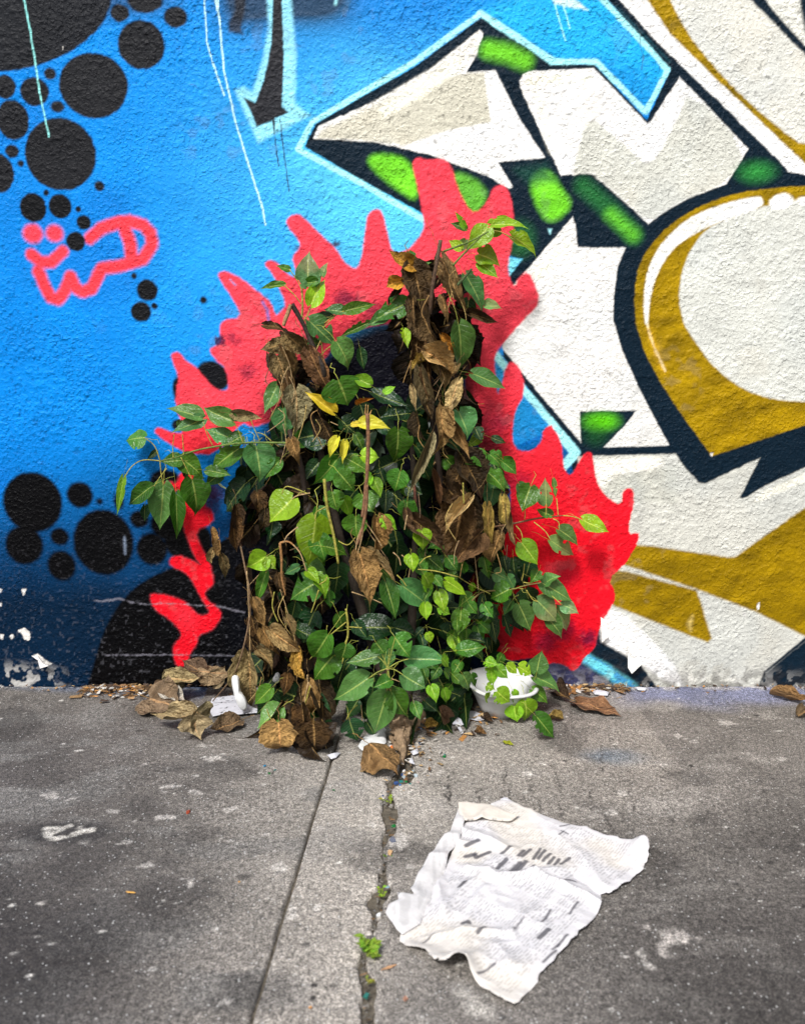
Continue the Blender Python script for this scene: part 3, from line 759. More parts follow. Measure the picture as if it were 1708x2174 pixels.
def slab(left, right, xs_of, name='concrete_slab', tone=None):
    ys = axis((-12, -1.25, .08), (-1.25, -.005, .0032))
    cols = []
    XX, YY, EL, ER = [], [], [], []
    L, R = left(ys), right(ys)
    U = xs_of
    for y, l, r in zip(ys, L, R):
        x = U(l, r)
        XX.append(x); YY.append(np.full(len(x), y)); EL.append(x - l); ER.append(r - x)
    nr, nc = len(ys), len(XX[0])
    X, Y = np.concatenate(XX).astype(np.float32), np.concatenate(YY).astype(np.float32)
    el, er = np.concatenate(EL), np.concatenate(ER)
    e = np.minimum(el, er)
    z = (fbm(X * 3, Y * 3, 101, 2) - .5) * .004 + (fbm(X * 130, Y * 130, 104, 3) - .5) * .0022
    z -= .004 * np.exp(-np.maximum(e, 0) / .004)
    z[e < 1e-6] = -.02
    z[(np.abs(Y + .005) < 1e-5)] -= .004
    # ---- colour
    C = np.empty((len(X), 3), np.float32)
    C[:] = lin(122, 118, 115)
    jit = ((fbm(X * 90, Y * 90, 111, 2) - .5) * .010).astype(np.float32)
    P = Paint(X, Y, C, jit)
    def G(t, *pts): return [(lambda p: (p.x, p.y))(gp(t, a, b)) for a, b in pts]
    n = fbm(X * 2.2, Y * 2.2, 121, 3) - .5
    cl_, cr_ = crack_sides(Y)
    dc = np.where(X < cl_, cl_ - X, np.where(X > cr_, X - cr_, 0))
    aL = np.polyval(ja, Y)
    strip = (X > aL) & (X < cr_)
    def blend(a, col): C[:] += (np.asarray(col) - C) * np.clip(a, 0, 1)[:, None]
    blend(.75 * sstep(-.05, .45, aL - X + n * .3) * sstep(.20, .8, -Y + .25 - n * .2), lin(66, 62, 62))  # outer slabs darker towards the front: staining plus painted corner falloff
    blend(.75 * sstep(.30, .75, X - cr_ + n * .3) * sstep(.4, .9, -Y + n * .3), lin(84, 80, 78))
    blend(.50 * strip + .50 * np.exp(-np.maximum(aL - X, 0) / .16) * (X < aL) + .45 * np.exp(-dc / .10) * (X > aL) + .35 * ((X > cr_) & (dc < .5)) * (1 - sstep(.3, .8, -Y)), lin(178, 172, 165))  # paler strip, with sunny brightness near the crack painted in
    blend(.55 * np.exp(-((X + .0) / .5) ** 2) * sstep(.12, .5, -Y) * (1 - sstep(.6, 1.0, -Y)) * .6, lin(182, 177, 170))
    blend(.85 * np.exp(-np.maximum(np.minimum(el, er), 0) / .012) * (dc < .06) * sstep(.4, .55, fbm(X * 30, Y * 30, 131, 2)), lin(196, 190, 184))
    blend(.7 * sstep(.56, .70, fbm(X * 9, Y * 16, 141, 4)), lin(158, 154, 150) if tone != 'dark' else lin(128, 126, 124))
    blend(.55 * sstep(.56, .72, fbm(X * 6, Y * 7, 151, 4)), lin(70, 67, 66))
    # grime and blue overspray along the wall
    wallside = 1 - sstep(.0, .05, -Y - .01 + n * .06)
    blend(.75 * (1 - sstep(.02, .10, -Y + n * .14 + .02 * n)) * (X < -.45), lin(70, 108, 160))
    blend(.65 * (1 - sstep(.07, .16, -Y + (fbm(X * 7, Y * 9, 161, 2) - .5) * .12)) * sstep(.42, .55, X + n * .1), lin(134, 142, 182))
    blend(.6 * (1 - sstep(.0, .03, -Y - .008 + n * .03)) * sstep(.45, .6, fbm(X * 40, Y * 40, 165, 2)), lin(200, 196, 190))
    blend(.5 * sstep(.38, .6, fbm(X * 11, Y * 11, 167, 3)) * (1 - sstep(.10, .34, -Y)) * (X > -.6) * (X < .45), lin(70, 62, 54))
    blend(.80 * sstep(.50, .95, -Y + n * .4) * sstep(.02, .30, aL - X), lin(56, 53, 53))  # front left corner darkened: lens falloff painted into the concrete
    blend(.70 * sstep(.50, .95, -Y + n * .4) * sstep(.15, .45, X - cr_), lin(60, 57, 56))  # the same painted falloff in the front right corner
    # trodden gum, paint drops and bird-lime
    spots = [('K', 260, 295, 46, 17), ('K', 378, 313, 28, 9), ('K', 890, 248, 55, 9), ('K', 1140, 98, 48, 16), ('K', 1065, 30, 36, 9), ('K', 1050, 280, 34, 12), ('K', 605, 378, 30, 10), ('K', 870, 405, 55, 12), ('K', 710, 430, 15, 10), ('K', 1220, 370, 34, 14),
             ('K', 668, 543, 28, 16), ('K', 790, 660, 42, 14), ('K', 1485, 675, 42, 24), ('K', 1548, 925, 18, 26), ('K', 1690, 900, 14, 14), ('K', 440, 540, 28, 14), ('K', 925, 412, 9, 6), ('K', 882, 276, 9, 6), ('K', 712, 527, 7, 6), ('K', 1690, 465, 20, 16),
             ('K', 1590, 282, 20, 7), ('K', 1204, 1386, 16, 18), ('K', 1008, 750, 10, 14), ('K', 220, 865, 22, 12), ('K', 770, 128, 14, 6), ('K', 820, 122, 12, 4), ('K', 1410, 505, 14, 6), ('K', 1140, 998, 14, 10), ('K', 1615, 495, 14, 6),
             ('J', 730, 155, 24, 9), ('J', 1370, 220, 28, 13), ('J', 1430, 115, 30, 14), ('J', 1440, 980, 24, 13), ('J', 1520, 963, 22, 10), ('J', 90, 272, 24, 14), ('J', 1560, 1020, 20, 18), ('J', 290, 500, 26, 14), ('J', 920, 10, 26, 8), ('J', 240, 370, 40, 40), ('J', 330, 180, 70, 60),
             ('G', 1030, 1518, 30, 10), ('G', 760, 1497, 20, 7), ('G', 1290, 1445, 34, 16), ('G', 945, 1665, 14, 6), ('G', 880, 1610, 12, 5), ('G', 1120, 1545, 14, 5), ('G', 690, 1482, 14, 7), ('G', 1400, 1610, 14, 5), ('G', 1590, 1640, 22, 6),
             ('R', 780, 608, 40, 14), ('R', 1435, 620, 34, 22), ('R', 1165, 830, 36, 14), ('R', 1080, 596, 26, 6), ('R', 1540, 545, 24, 6), ('R', 520, 740, 120, 40), ('R', 560, 800, 120, 40), ('R', 280, 640, 60, 30)]
    for t, x, y, rx, ry in spots:
        p, qx, qy = gp(t, x, y), gp(t, x + rx, y), gp(t, x, y - ry)
        P.oval((p.x, p.y), abs(qx.x - p.x), abs(qy.y - p.y), lin(206, 202, 198) if rx < 60 else lin(186, 181, 175), .0018 if rx < 60 else .004, .62 if rx < 60 else .5, rot=random.uniform(-.2, .2), jit=1.7 if rx < 60 else 4)
    r2 = np.random.default_rng(3)
    for _ in range(420):
        x, y = r2.uniform(-1.0, 1.0), -r2.uniform(.05, 1.1) ** 1.0
        s = r2.uniform(.0008, .0030) * (1.8 if r2.random() < .06 else 1)
        P.oval((x, y), s * r2.uniform(1, 2), s, lin(214, 212, 208) if r2.random() < .8 else lin(38, 36, 36), .0012, r2.uniform(.5, .95), jit=.5)
    # the scraped patch with stripes and the pale worn patches
    P.oval((gp('K', 360, 490).x, gp('K', 360, 490).y), .075, .034, lin(60, 58, 58), .012, .85)
    for pts, w in ((((240, 490), (280, 520), (350, 515)), .012), (((270, 500), (380, 455)), .009), (((390, 500), (440, 480), (490, 475)), .014), (((235, 470), (300, 465)), .007), (((420, 465), (470, 480)), .008)):
        P.line(G('K', *pts), w, lin(206, 203, 197), .003, .9, 1.0)
    P.poly(G('J', (1560, 830), (1640, 850), (1740, 830), (1800, 880), (1700, 920), (1640, 985), (1590, 950), (1650, 890)), lin(196, 190, 186), .005, .75, jit=2)
    P.poly(G('J', (510, 1170), (600, 1160), (720, 1240), (735, 1336), (640, 1300)), lin(204, 200, 194), .008, .7, jit=2)
    P.oval((gp('G', 690, 1625).x, gp('G', 690, 1625).y), .05, .03, lin(110, 130, 150), .02, .5)
    # hairline cracks running out from the wall
    r4 = np.random.default_rng(12)
    for (t, a, b) in (('J', (1070, 20), (1120, 300)), ('J', (935, 60), (990, 230)), ('J', (1240, 60), (1270, 200)), ('J', (1450, 70), (1500, 230)), ('J', (785, 20), (800, 160)), ('J', (500, 40), (490, 180)), ('J', (1640, 200), (1708, 290)), ('J', (1330, 230), (1400, 420)), ('R', (830, 690), (825, 850)), ('R', (1450, 660), (1540, 850)), ('R', (1640, 560), (1690, 800)), ('R', (1060, 730), (1050, 850)), ('K', (1470, 120), (1440, 330)), ('I', (1180, 1500), (1190, 1700)), ('I', (1480, 1480), (1520, 1700)), ('G', (620, 1560), (640, 1708)), ('G', (900, 1600), (960, 1708))):
        pa_, pb2_ = gp(t, *a), gp(t, *b)
        pts = [(pa_.x + (pb2_.x - pa_.x) * s / 9 + r4.normal(0, .0035), pa_.y + (pb2_.y - pa_.y) * s / 9) for s in range(10)]
        P.line(pts, .0016, lin(48, 45, 43), .0014, .85, .5)
    # worn drag marks on the right slab
    V = np.stack([X, Y, z], 1)
    F = grid_faces(nr, nc)
    me = np_mesh(name, V, F, np.clip(C * np.array([.655, .635, .605]), 0, .8))
    return link(name, me, M['concrete'], pavement)

def edge_n(y, s, a):
    f = fbm(y * 16 + s * 13.7, y * 0 + s, 201 + s, 3) - .5
    g = fbm(y * 70 + s * 3.1, y * 0 + s, 211 + s, 2) - .5
    return (f * 1.6 + g * .5) * a

u_fine = lambda n: np.linspace(0, 1, n)
def left_cols(l, r):
    return np.concatenate([np.linspace(l, -1.08, 12, endpoint=False), np.linspace(-1.08, r - .02, 240, endpoint=False), r - .02 * (1 - np.linspace(0, 1, 9))])
def right_cols(l, r):
    return np.concatenate([l + .02 * np.linspace(0, 1, 9, endpoint=False), np.linspace(l + .02, 1.06, 310, endpoint=False), np.linspace(1.06, r, 12)])
def mid_cols(l, r):
    w = r - l
    return l + w * np.concatenate([np.linspace(0, .1, 7, endpoint=False), np.linspace(.1, .9, 40, endpoint=False), np.linspace(.9, 1, 8)])
slab(lambda y: np.full(len(y), -12.0), lambda y: np.polyval(ja, y) - .0009 + edge_n(y, 1, .0016), left_cols, tone='dark')
slab(lambda y: np.polyval(ja, y) + .0009 + edge_n(y, 2, .0016), lambda y: crack_sides(y)[0] + edge_n(y, 3, .017), mid_cols)
slab(lambda y: crack_sides(y)[1] + edge_n(y, 4, .017), lambda y: np.full(len(y), 12.0), right_cols)

# ------------------------------------------------------------------ leaf shapes (length 1 along +Y from the leaf base, width 1 along X)
T_ROW = np.array([0, .035, .09, .18, .28, .38, .48, .58, .68, .76, .83, .90, .96, 1.0])
W_ROW = np.array([.10, .26, .385, .475, .50, .485, .44, .375, .29, .21, .135, .062, .024, .004])
U_COL = np.array([-1, -.78, -.52, -.25, 0, .25, .52, .78, 1.0])

def leaf_mesh(name, seed, fold=.25, droop=.15, wave=.02, roll=0.0, crumple=0.0, ragged=.0, petiole=.55, pbend=.5, twist=0.0, mat=None, tipcurl=0.0, bites=0, fine=False):
    r = np.random.default_rng(seed)
    uc, tr = (np.linspace(-1, 1, 15), np.concatenate([T_ROW[:3], np.linspace(.13, .83, 17), T_ROW[11:]])) if fine else (U_COL, T_ROW)
    wr = np.interp(tr, T_ROW, W_ROW)
    if fine: wr[4:-4] = (wr[3:-5] + 2 * wr[4:-4] + wr[5:-3]) / 4
    U, T = np.meshgrid(uc, tr)
    Wd = np.repeat(wr[:, None], len(uc), 1).copy()
    ed = (np.abs(U) > .9)
    Wd *= 1 + ragged * ed * r.normal(0, 1, Wd.shape)
    asym = r.uniform(-.06, .06)
    X = U * Wd * (1 + asym * np.sign(U))
    lobe = .13 * np.clip(1 - T / .35, 0, 1) ** 2
    Y = T - lobe * (np.abs(U) ** 1.4) * 1.0
    # curved midrib
    X = X + r.uniform(-.10, .10) * T ** 2
    ph = r.uniform(0, 6.28, 2)
    Z = fold * np.abs(X) * (1 - .3 * T) - droop * T ** 2 - tipcurl * np.clip(T - .6, 0, 1) ** 2 * 4
    Z = Z + wave * np.sin(T * 15 + ph[(U > 0).astype(int)]) * np.abs(U) ** 2 * np.minimum(1, Wd * 3)
    Z = Z - .03 * (1 - U ** 2) * np.sin(T * 3.1)
    if roll:
        a = X * roll * 2
        R_ = 1 / (roll * 2)
        Z = Z + np.where(True, R_ * (1 - np.cos(a)), 0); X = R_ * np.sin(a)
    if crumple:
        nx = vnoise(X * 2.5 + seed * 3.3, Y * 2.5 + seed, 300 + seed) - .5
        nz = vnoise(X * 4 + seed * 1.7, Y * 4, 330 + seed) - .5
        if fine: nz = nz + .22 * (vnoise(X * 11 + seed, Y * 9, 350 + seed) - .5)
        Z = Z + crumple * (nz * 1.0 + nx * .6); X = X + crumple * .35 * nz * (np.abs(U)); Y = Y + crumple * .25 * nx
    if twist:
        a = twist * (T - .2)
        X, Z = X * np.cos(a) - Z * np.sin(a), X * np.sin(a) + Z * np.cos(a)
    V = np.stack([X.ravel(), Y.ravel(), Z.ravel()], 1)
    UV = np.stack([(U.ravel() + 1) / 2, T.ravel()], 1)
    F = grid_faces(len(tr), len(uc))
    if bites:
        keep = np.ones(len(F), bool)
        for _ in range(bites):
            row, side = r.integers(2, 9), r.choice([0, len(uc) - 2])
            keep[row * (len(uc) - 1) + side] = False
            if r.random() < .5: keep[row * (len(uc) - 1) + side + (1 if side == 0 else -1)] = False
        F = F[keep]
    # petiole: a thin tapered stalk from the leaf base backwards
    n = 7; ring = 4
    pv, pu = [], []
    for i in range(n):
        s = i / (n - 1)
        c = np.array([.10 * math.sin(s * 2.2) * r.choice([-1, 1]) * 0 + .12 * s * s * r.uniform(-1, 1), -petiole * s, -.02 - pbend * petiole * s * s])
        rad = .009 + .004 * s
        for k in range(ring):
            an = k * math.pi / 2
            pv.append(c + np.array([rad * math.cos(an), 0, rad * math.sin(an)])); pu.append((.5, -.5))
    o = len(V)
    pf = []
    for i in range(n - 1):
        for k in range(ring):
            pf.append((o + i * ring + k, o + i * ring + (k + 1) % ring, o + (i + 1) * ring + (k + 1) % ring, o + (i + 1) * ring + k))
    if petiole > 0:
        V = np.concatenate([V, np.array(pv)]); UV = np.concatenate([UV, np.array(pu)])
        F = np.concatenate([F, np.array(pf)])
    me = np_mesh(name, V, F)
    uvl = me.uv_layers.new(name='UVMap')
    li = np.empty(len(me.loops), np.int32); me.loops.foreach_get('vertex_index', li)
    uvl.data.foreach_set('uv', UV[li].astype(np.float32).ravel())
    me.materials.append(mat)
    return me

GREEN = [leaf_mesh('leaf', 10 + i, fold=f, droop=d, wave=w * 1.15, petiole=p, pbend=b, mat=M['leaf'], bites=bt, twist=tw, tipcurl=tc)
         for i, (f, d, w, p, b, bt, tw, tc) in enumerate(((.25, .12, .022, .6, .4, 0, 0, .1), (.40, .22, .03, .7, .6, 0, .3, .2), (.15, .06, .02, .5, .2, 1, -.2, .0), (.55, .30, .03, .8, .8, 0, .2, .3), (.30, .18, .04, .6, .5, 2, -.3, .1), (.10, .25, .03, .7, .3, 0, .4, .2), (.35, .10, .025, .55, .5, 0, -.4, .1), (.40, .30, .035, .6, .5, 2, .4, .25), (.2, -.15, .04, .6, .3, 0, -.5, .2), (-.25, .3, .035, .7, .4, 1, .2, .1), (.5, .05, .035, .5, .5, 0, .5, .3), (.3, .25, .02, .6, .4, 3, -.2, .0)))]
DEAD = [leaf_mesh('dead_leaf', 40 + i, fold=f, droop=d, wave=.05, roll=ro, crumple=c, ragged=.06, petiole=p, pbend=.3, fine=True, mat=M['dead'], twist=tw, tipcurl=tc, bites=bt)
        for i, (f, d, ro, c, p, tw, tc, bt) in enumerate(((.5, .3, 1.1, .16, .5, .7, .5, 1), (.9, .2, .5, .14, .6, -.8, .4, 0), (-.6, .4, 1.0, .18, .5, .5, .4, 1), (1.0, .1, .3, .12, .4, .9, .3, 0), (.4, -.3, 1.3, .20, .6, -.6, .6, 1), (.3, .2, .5, .10, .5, .3, .2, 0), (-.9, .2, .6, .14, .7, -.5, .3, 0), (.7, .5, .9, .16, .5, 1.1, .6, 0), (.25, .1, .4, .12, .5, .1, 1.7, 0)))]
GROUND = [leaf_mesh('fallen_leaf', 60 + i, fold=f, droop=d, wave=.05, roll=ro, crumple=c, ragged=.03, petiole=p, pbend=-.1, fine=True, mat=M['dead'], twist=tw, tipcurl=tc)
          for i, (f, d, ro, c, p, tw, tc) in enumerate(((.15, -.05, .5, .10, .5, .1, -.2), (-.85, .25, .25, .09, .6, .2, .1), (.5, -.1, .9, .12, 0, .3, -.2), (.05, .02, .2, .08, .55, 0, .1), (.8, -.15, 1.3, .16, 0, -.4, -.1), (.3, -.3, .4, .14, .3, .3, -.4)))]

CG = {'g': (.040, .130, .011), 'd': (.008, .038, .010), 'l': (.150, .325, .012), 'y': (.56, .47, .03), 's': (.060, .170, .045), 'o': (.58, .27, .03),  # d darkened for inner shade, s greyed by painted sky sheen
      'b': (.25, .16, .060), 'k': (.070, .040, .015), 't': (.42, .285, .115), 'p': (.10, .22, .07), 'r': (.17, .085, .035), 'e': (.20, .17, .085), 'u': (.34, .23, .05)}

# ------------------------------------------------------------------ the shrub
shrub_at = gp('I', 930, 1360)
shrub = empty('peepal_shrub', (shrub_at.x, shrub_at.y, 0))
tag(shrub, 'leafy green peepal shrub with hanging dead brown leaves growing out of the pavement crack', 'shrub')
SH_INV = Matrix.Translation(-Vector((shrub_at.x, shrub_at.y, 0)))

def bulge(x, y):
    f = np.interp(y, [420, 560, 700, 850, 1000, 1300, 1500, 1650], [.30, .45, .60, .75, .95, 1.1, 1.15, 1.1])
    return .05 + .20 * math.exp(-((x - 800) / 270) ** 2) * f

def frame(pb, pt, width, nrm):
    yv = pt - pb; Ln = yv.length; yv = yv / Ln
    n = nrm - yv * nrm.dot(yv)
    if n.length < 1e-3: n = Vector((0, -.5, .8)) - yv * Vector((0, -.5, .8)).dot(yv)
    n.normalize()
    xv = yv.cross(n)
    th = (Ln + width) / 2
    m = Matrix((( xv.x * width, yv.x * Ln, n.x * th, pb.x), (xv.y * width, yv.y * Ln, n.y * th, pb.y), (xv.z * width, yv.z * Ln, n.z * th, pb.z), (0, 0, 0, 1)))
    return m

kk = 1 / 1.708 / SRC
R3 = random.Random(11)
def put_leaf(b, t, w, kind, dz=0.0, name=None):
    """b, t: photo positions of leaf base and tip; w: width in photo units"""
    dead = kind in 'bktroeu'
    mx, my = (b[0] + t[0]) / 2, (b[1] + t[1]) / 2
    dep = bulge(mx, my) + dz + R3.uniform(-.015, .015) + {'d': -.045, 'k': -.02, 'l': .02, 'y': .015, 't': .01}.get(kind, 0)
    if max(b[1], t[1]) > 1452:
        dep = max(dep, .008 - on_ground(*(t if t[1] > b[1] else b)).y)
    dep = max(.02, dep)
    pb = at_depth(*b, dep, .02)
    pt = at_depth(*t, max(.012, dep + R3.uniform(-.012, .022)), .006)
    width = w * scale_at(pb) * (1.15 if not dead else 1.15)
    view = (CAM - pb).normalized()
    if dead:
        nrm = view * .9 + Vector((R3.uniform(-.45, .45), 0, R3.uniform(-.1, .5)))
        pb, pt = pb - (pt - pb) * .10, pt + (pt - pb) * .16
        me = R3.choice(DEAD) if w < 138 * kk else (DEAD[8] if my > 1500 else DEAD[5])
    else:
        nrm = view * .85 + Vector((R3.uniform(-.32, .32), 0, .40 + R3.uniform(-.25, .25)))
        me = R3.choice(GREEN)
    M4 = frame(pb, pt, width, nrm)
    c = CG[kind]; j = R3.uniform(.72, 1.38) if not dead else R3.uniform(.60, 1.65); h = R3.uniform(-.12, .30) if not dead else R3.uniform(-.12, .16)
    col = (min(.8, c[0] * j * (1 + h)), min(.8, c[1] * j), min(.8, c[2] * j * (1 - h)), 0.85 if kind == 'p' else 1.0)
    o = link(name or ('dead_leaf' if dead else 'leaf'), me, None, shrub, col)
    o.matrix_basis = SH_INV @ M4
    if kind in 'yo': o['label'] = 'leaf turned yellow' if kind == 'y' else 'leaf turned orange'
    return o

LEAVES = {
 'H': ((255,405,178,385,40,'g'),(355,490,350,305,120,'p'),(225,490,100,490,42,'g'),(370,590,432,440,88,'l'),(400,470,310,482,52,'g'),(430,440,450,365,40,'p'),(540,630,430,610,62,'s'),(550,625,715,580,64,'g'),
       (362,680,503,808,118,'s'),(355,790,430,800,56,'g'),(505,790,598,925,118,'s'),(480,660,385,635,46,'d'),(630,830,650,940,54,'d'),(515,995,575,1132,195,'g'),(682,1018,578,965,66,'l'),(758,1060,815,1022,40,'l'),
       (485,1160,352,1055,70,'y'),(635,1222,785,1232,76,'y'),(626,1120,690,1090,30,'o'),(585,1230,650,1220,36,'y'),(510,1300,462,1400,52,'y'),(550,1318,536,1438,46,'y'),(862,725,885,812,52,'l'),(1182,180,1140,98,34,'l'),
       (1190,190,1110,152,40,'g'),(1305,185,1205,292,104,'l'),(1326,168,1520,150,66,'l'),(1370,205,1285,218,46,'l'),(1432,228,1590,308,84,'l'),(1258,325,1372,356,104,'l'),(1262,372,1365,440,72,'l'),(1192,440,1305,620,92,'s'),
       (1290,600,1390,590,62,'p'),(1165,295,1098,250,52,'l'),(1190,250,1160,320,50,'p'),(890,312,930,385,54,'g'),(940,402,992,360,42,'g'),(875,585,692,662,112,'g'),(790,640,662,700,72,'s'),(672,690,508,762,42,'g'),(1205,570,1180,712,92,'d'),
       (1152,700,1192,962,124,'s'),(1230,960,1412,1026,92,'s'),(1152,1160,1215,1298,132,'s'),(1090,1300,1172,1362,72,'d'),(1240,1370,1292,1462,82,'g'),(1318,1388,1402,1452,82,'g'),(1390,1430,1465,1492,62,'g'),(1308,1500,1432,1562,82,'s'),
       (1532,1558,1480,1692,112,'g'),(1652,1520,1668,1622,26,'s'),(190,1020,118,1172,84,'s'),(222,1145,245,1292,124,'s'),(432,1275,285,1302,150,'d'),(530,1205,602,1272,104,'d'),(700,1060,880,1142,84,'d'),(882,1170,738,1182,90,'d'),
       (832,1258,830,1442,132,'g'),(740,1200,800,1302,90,'d'),(78,1345,110,1532,152,'s'),(202,1420,118,1512,72,'g'),(512,1408,396,1562,112,'g'),(412,1430,330,1522,74,'d'),(562,1410,682,1472,92,'g'),(638,1395,728,1412,92,'l'),
       (520,1488,602,1582,112,'g'),(690,1500,640,1542,82,'l'),(702,1520,746,1602,62,'l'),(842,1478,812,1592,112,'g'),(882,1560,962,1592,90,'d'),(930,1350,1032,1482,100,'d'),(482,1588,502,1692,102,'g'),(642,1600,690,1702,132,'g'),
       (880,1640,870,1742,92,'g'),(1240,1250,1270,1312,62,'d'),(1185,1400,1240,1440,60,'g'),(960,1450,1010,1530,70,'d'),(735,1470,760,1560,60,'d'),(1330,1300,1400,1330,40,'d')),
 'I': ((358,85,230,205,172,'l'),(480,192,450,452,176,'l'),(497,525,328,602,154,'g'),(215,392,120,462,112,'l'),(225,400,262,460,70,'l'),(528,338,662,362,92,'g'),(600,440,590,602,122,'d'),(545,808,452,962,132,'g'),(577,914,438,1042,142,'g'),
       (470,690,400,832,122,'d'),(718,770,962,750,142,'d'),(898,770,1022,800,100,'d'),(850,530,916,722,96,'g'),(936,545,1108,668,122,'s'),(1130,578,1170,682,72,'l'),(1172,522,1302,592,72,'l'),(1250,680,1240,812,92,'g'),(1060,640,1065,732,62,'l'),
       (830,460,890,522,62,'g'),(985,385,995,472,72,'l'),(1042,255,1060,352,92,'l'),(968,172,1000,85,86,'g'),(832,190,912,252,72,'l'),(692,180,690,302,122,'g'),(807,922,640,960,88,'s'),(800,850,842,912,92,'g'),(900,820,972,932,122,'g'),
       (972,935,1190,940,112,'s'),(942,1020,1058,1102,122,'s'),(757,1040,568,1156,132,'s'),(872,1050,790,1082,76,'g'),(856,1120,786,1352,144,'s'),(880,1110,962,1252,122,'g'),(660,1265,692,1382,112,'d'),(750,1270,800,1342,62,'d'),
       (640,860,620,962,102,'g'),(662,960,560,1092,112,'d'),(1000,1170,1030,1262,62,'g'),(1090,1080,1120,1162,62,'l'),(1060,1160,1122,1222,72,'d'),(1160,1000,1210,1042,62,'g'),(1260,1020,1310,1102,76,'s'),(1238,890,1382,880,82,'g'),
       (1150,930,1190,972,62,'l'),(1400,950,1432,1072,62,'l'),(215,480,158,642,56,'g'),(282,580,250,672,42,'d'),(250,210,240,292,82,'d'),(120,60,0,160,112,'d'),(242,1090,150,1182,82,'g'),(290,1195,168,1305,124,'s'),(1290,640,1330,700,66,'g'),
       (1180,400,1230,470,70,'g'),(1080,400,1160,470,70,'g'),(1250,420,1260,490,80,'g'),(1020,420,1070,500,74,'g'),(520,310,560,390,60,'d'),(440,470,500,520,60,'l'),(1060,540,1100,600,50,'l'),(1110,500,1150,560,52,'g'),(1040,820,1060,880,52,'d'),(690,740,750,830,70,'d'),
       (620,1000,580,1120,80,'d'),(700,1160,640,1250,80,'d'),(600,700,640,790,90,'g'),(370,640,350,740,70,'d'),(560,1090,560,1240,90,'d')),
 'G': ((205,490,296,604,104,'l'),(247,598,214,694,90,'d'),(292,640,258,702,62,'g'),(160,575,166,662,62,'d'),(110,568,130,652,52,'d'),(60,650,130,680,76,'s'),(130,668,176,742,62,'s'),(138,738,30,782,112,'g'),(225,735,252,824,102,'d'),(308,700,482,792,102,'s'),
       (330,702,392,658,72,'s'),(190,818,262,955,112,'s'),(288,798,405,905,122,'p'),(388,838,468,965,82,'p'),(418,818,512,852,72,'p'),(340,888,442,985,82,'s'),(358,478,492,562,84,'p'),(403,420,516,490,82,'s'),(528,368,662,440,84,'l'),(600,380,650,430,40,'p'),(362,345,285,310,52,'g'),
       (335,282,330,150,76,'p'),(190,178,232,262,62,'s'),(28,118,132,202,92,'g'),(48,58,82,132,82,'d'),(108,48,182,122,62,'g'),(30,838,92,1052,92,'d'),(110,878,152,1002,52,'d'),(150,800,100,870,60,'s')),
 'D': ((1062,846,880,785,84,'s'),(1238,872,1070,794,96,'s'),(1248,830,1372,846,62,'e'),(1077,858,905,932,82,'s'),(958,866,945,912,32,'g'),(1232,962,1098,900,88,'s'),(1282,948,1188,1002,82,'g'),(1272,1012,1098,1122,114,'g'),(1192,1128,1078,1216,74,'g'),(1100,1130,1228,1150,62,'g'),
       (766,956,658,950,112,'g'),(962,1078,854,1082,78,'g'),(965,1068,1087,1152,104,'g'),(1020,1178,1066,1372,142,'g'),(868,1208,850,1452,128,'s'),(935,1258,946,1504,74,'g'),(802,1218,664,1312,92,'g'),(770,1318,764,1402,46,'d'),(655,1172,622,1372,44,'l'),(1302,1200,1175,1332,132,'d'),(830,1030,785,1070,30,'d'),(1000,1110,975,1180,40,'d'))}
LOW_FRONT = ((1440,1108,1512,1172,96,'l'),(1590,1158,1612,1272,112,'l'),(1532,1188,1540,1274,90,'l'),(1652,1002,1672,892,102,'s'),(1638,1030,1790,1082,92,'s'))
LOW_FRONT_G = ((262,1268,352,1334,72,'g'),(280,1408,388,1532,92,'g'),(190,1148,262,1192,72,'l'),(130,1138,188,1182,52,'l'),(70,1148,132,1212,62,'l'),(40,1168,62,1242,62,'l'),(20,1248,60,1270,52,'l'),(10,1300,40,1330,52,'l'),(158,1278,182,1352,52,'l'),(15,1120,75,1135,60,'l'),(100,1085,60,1140,50,'g'))
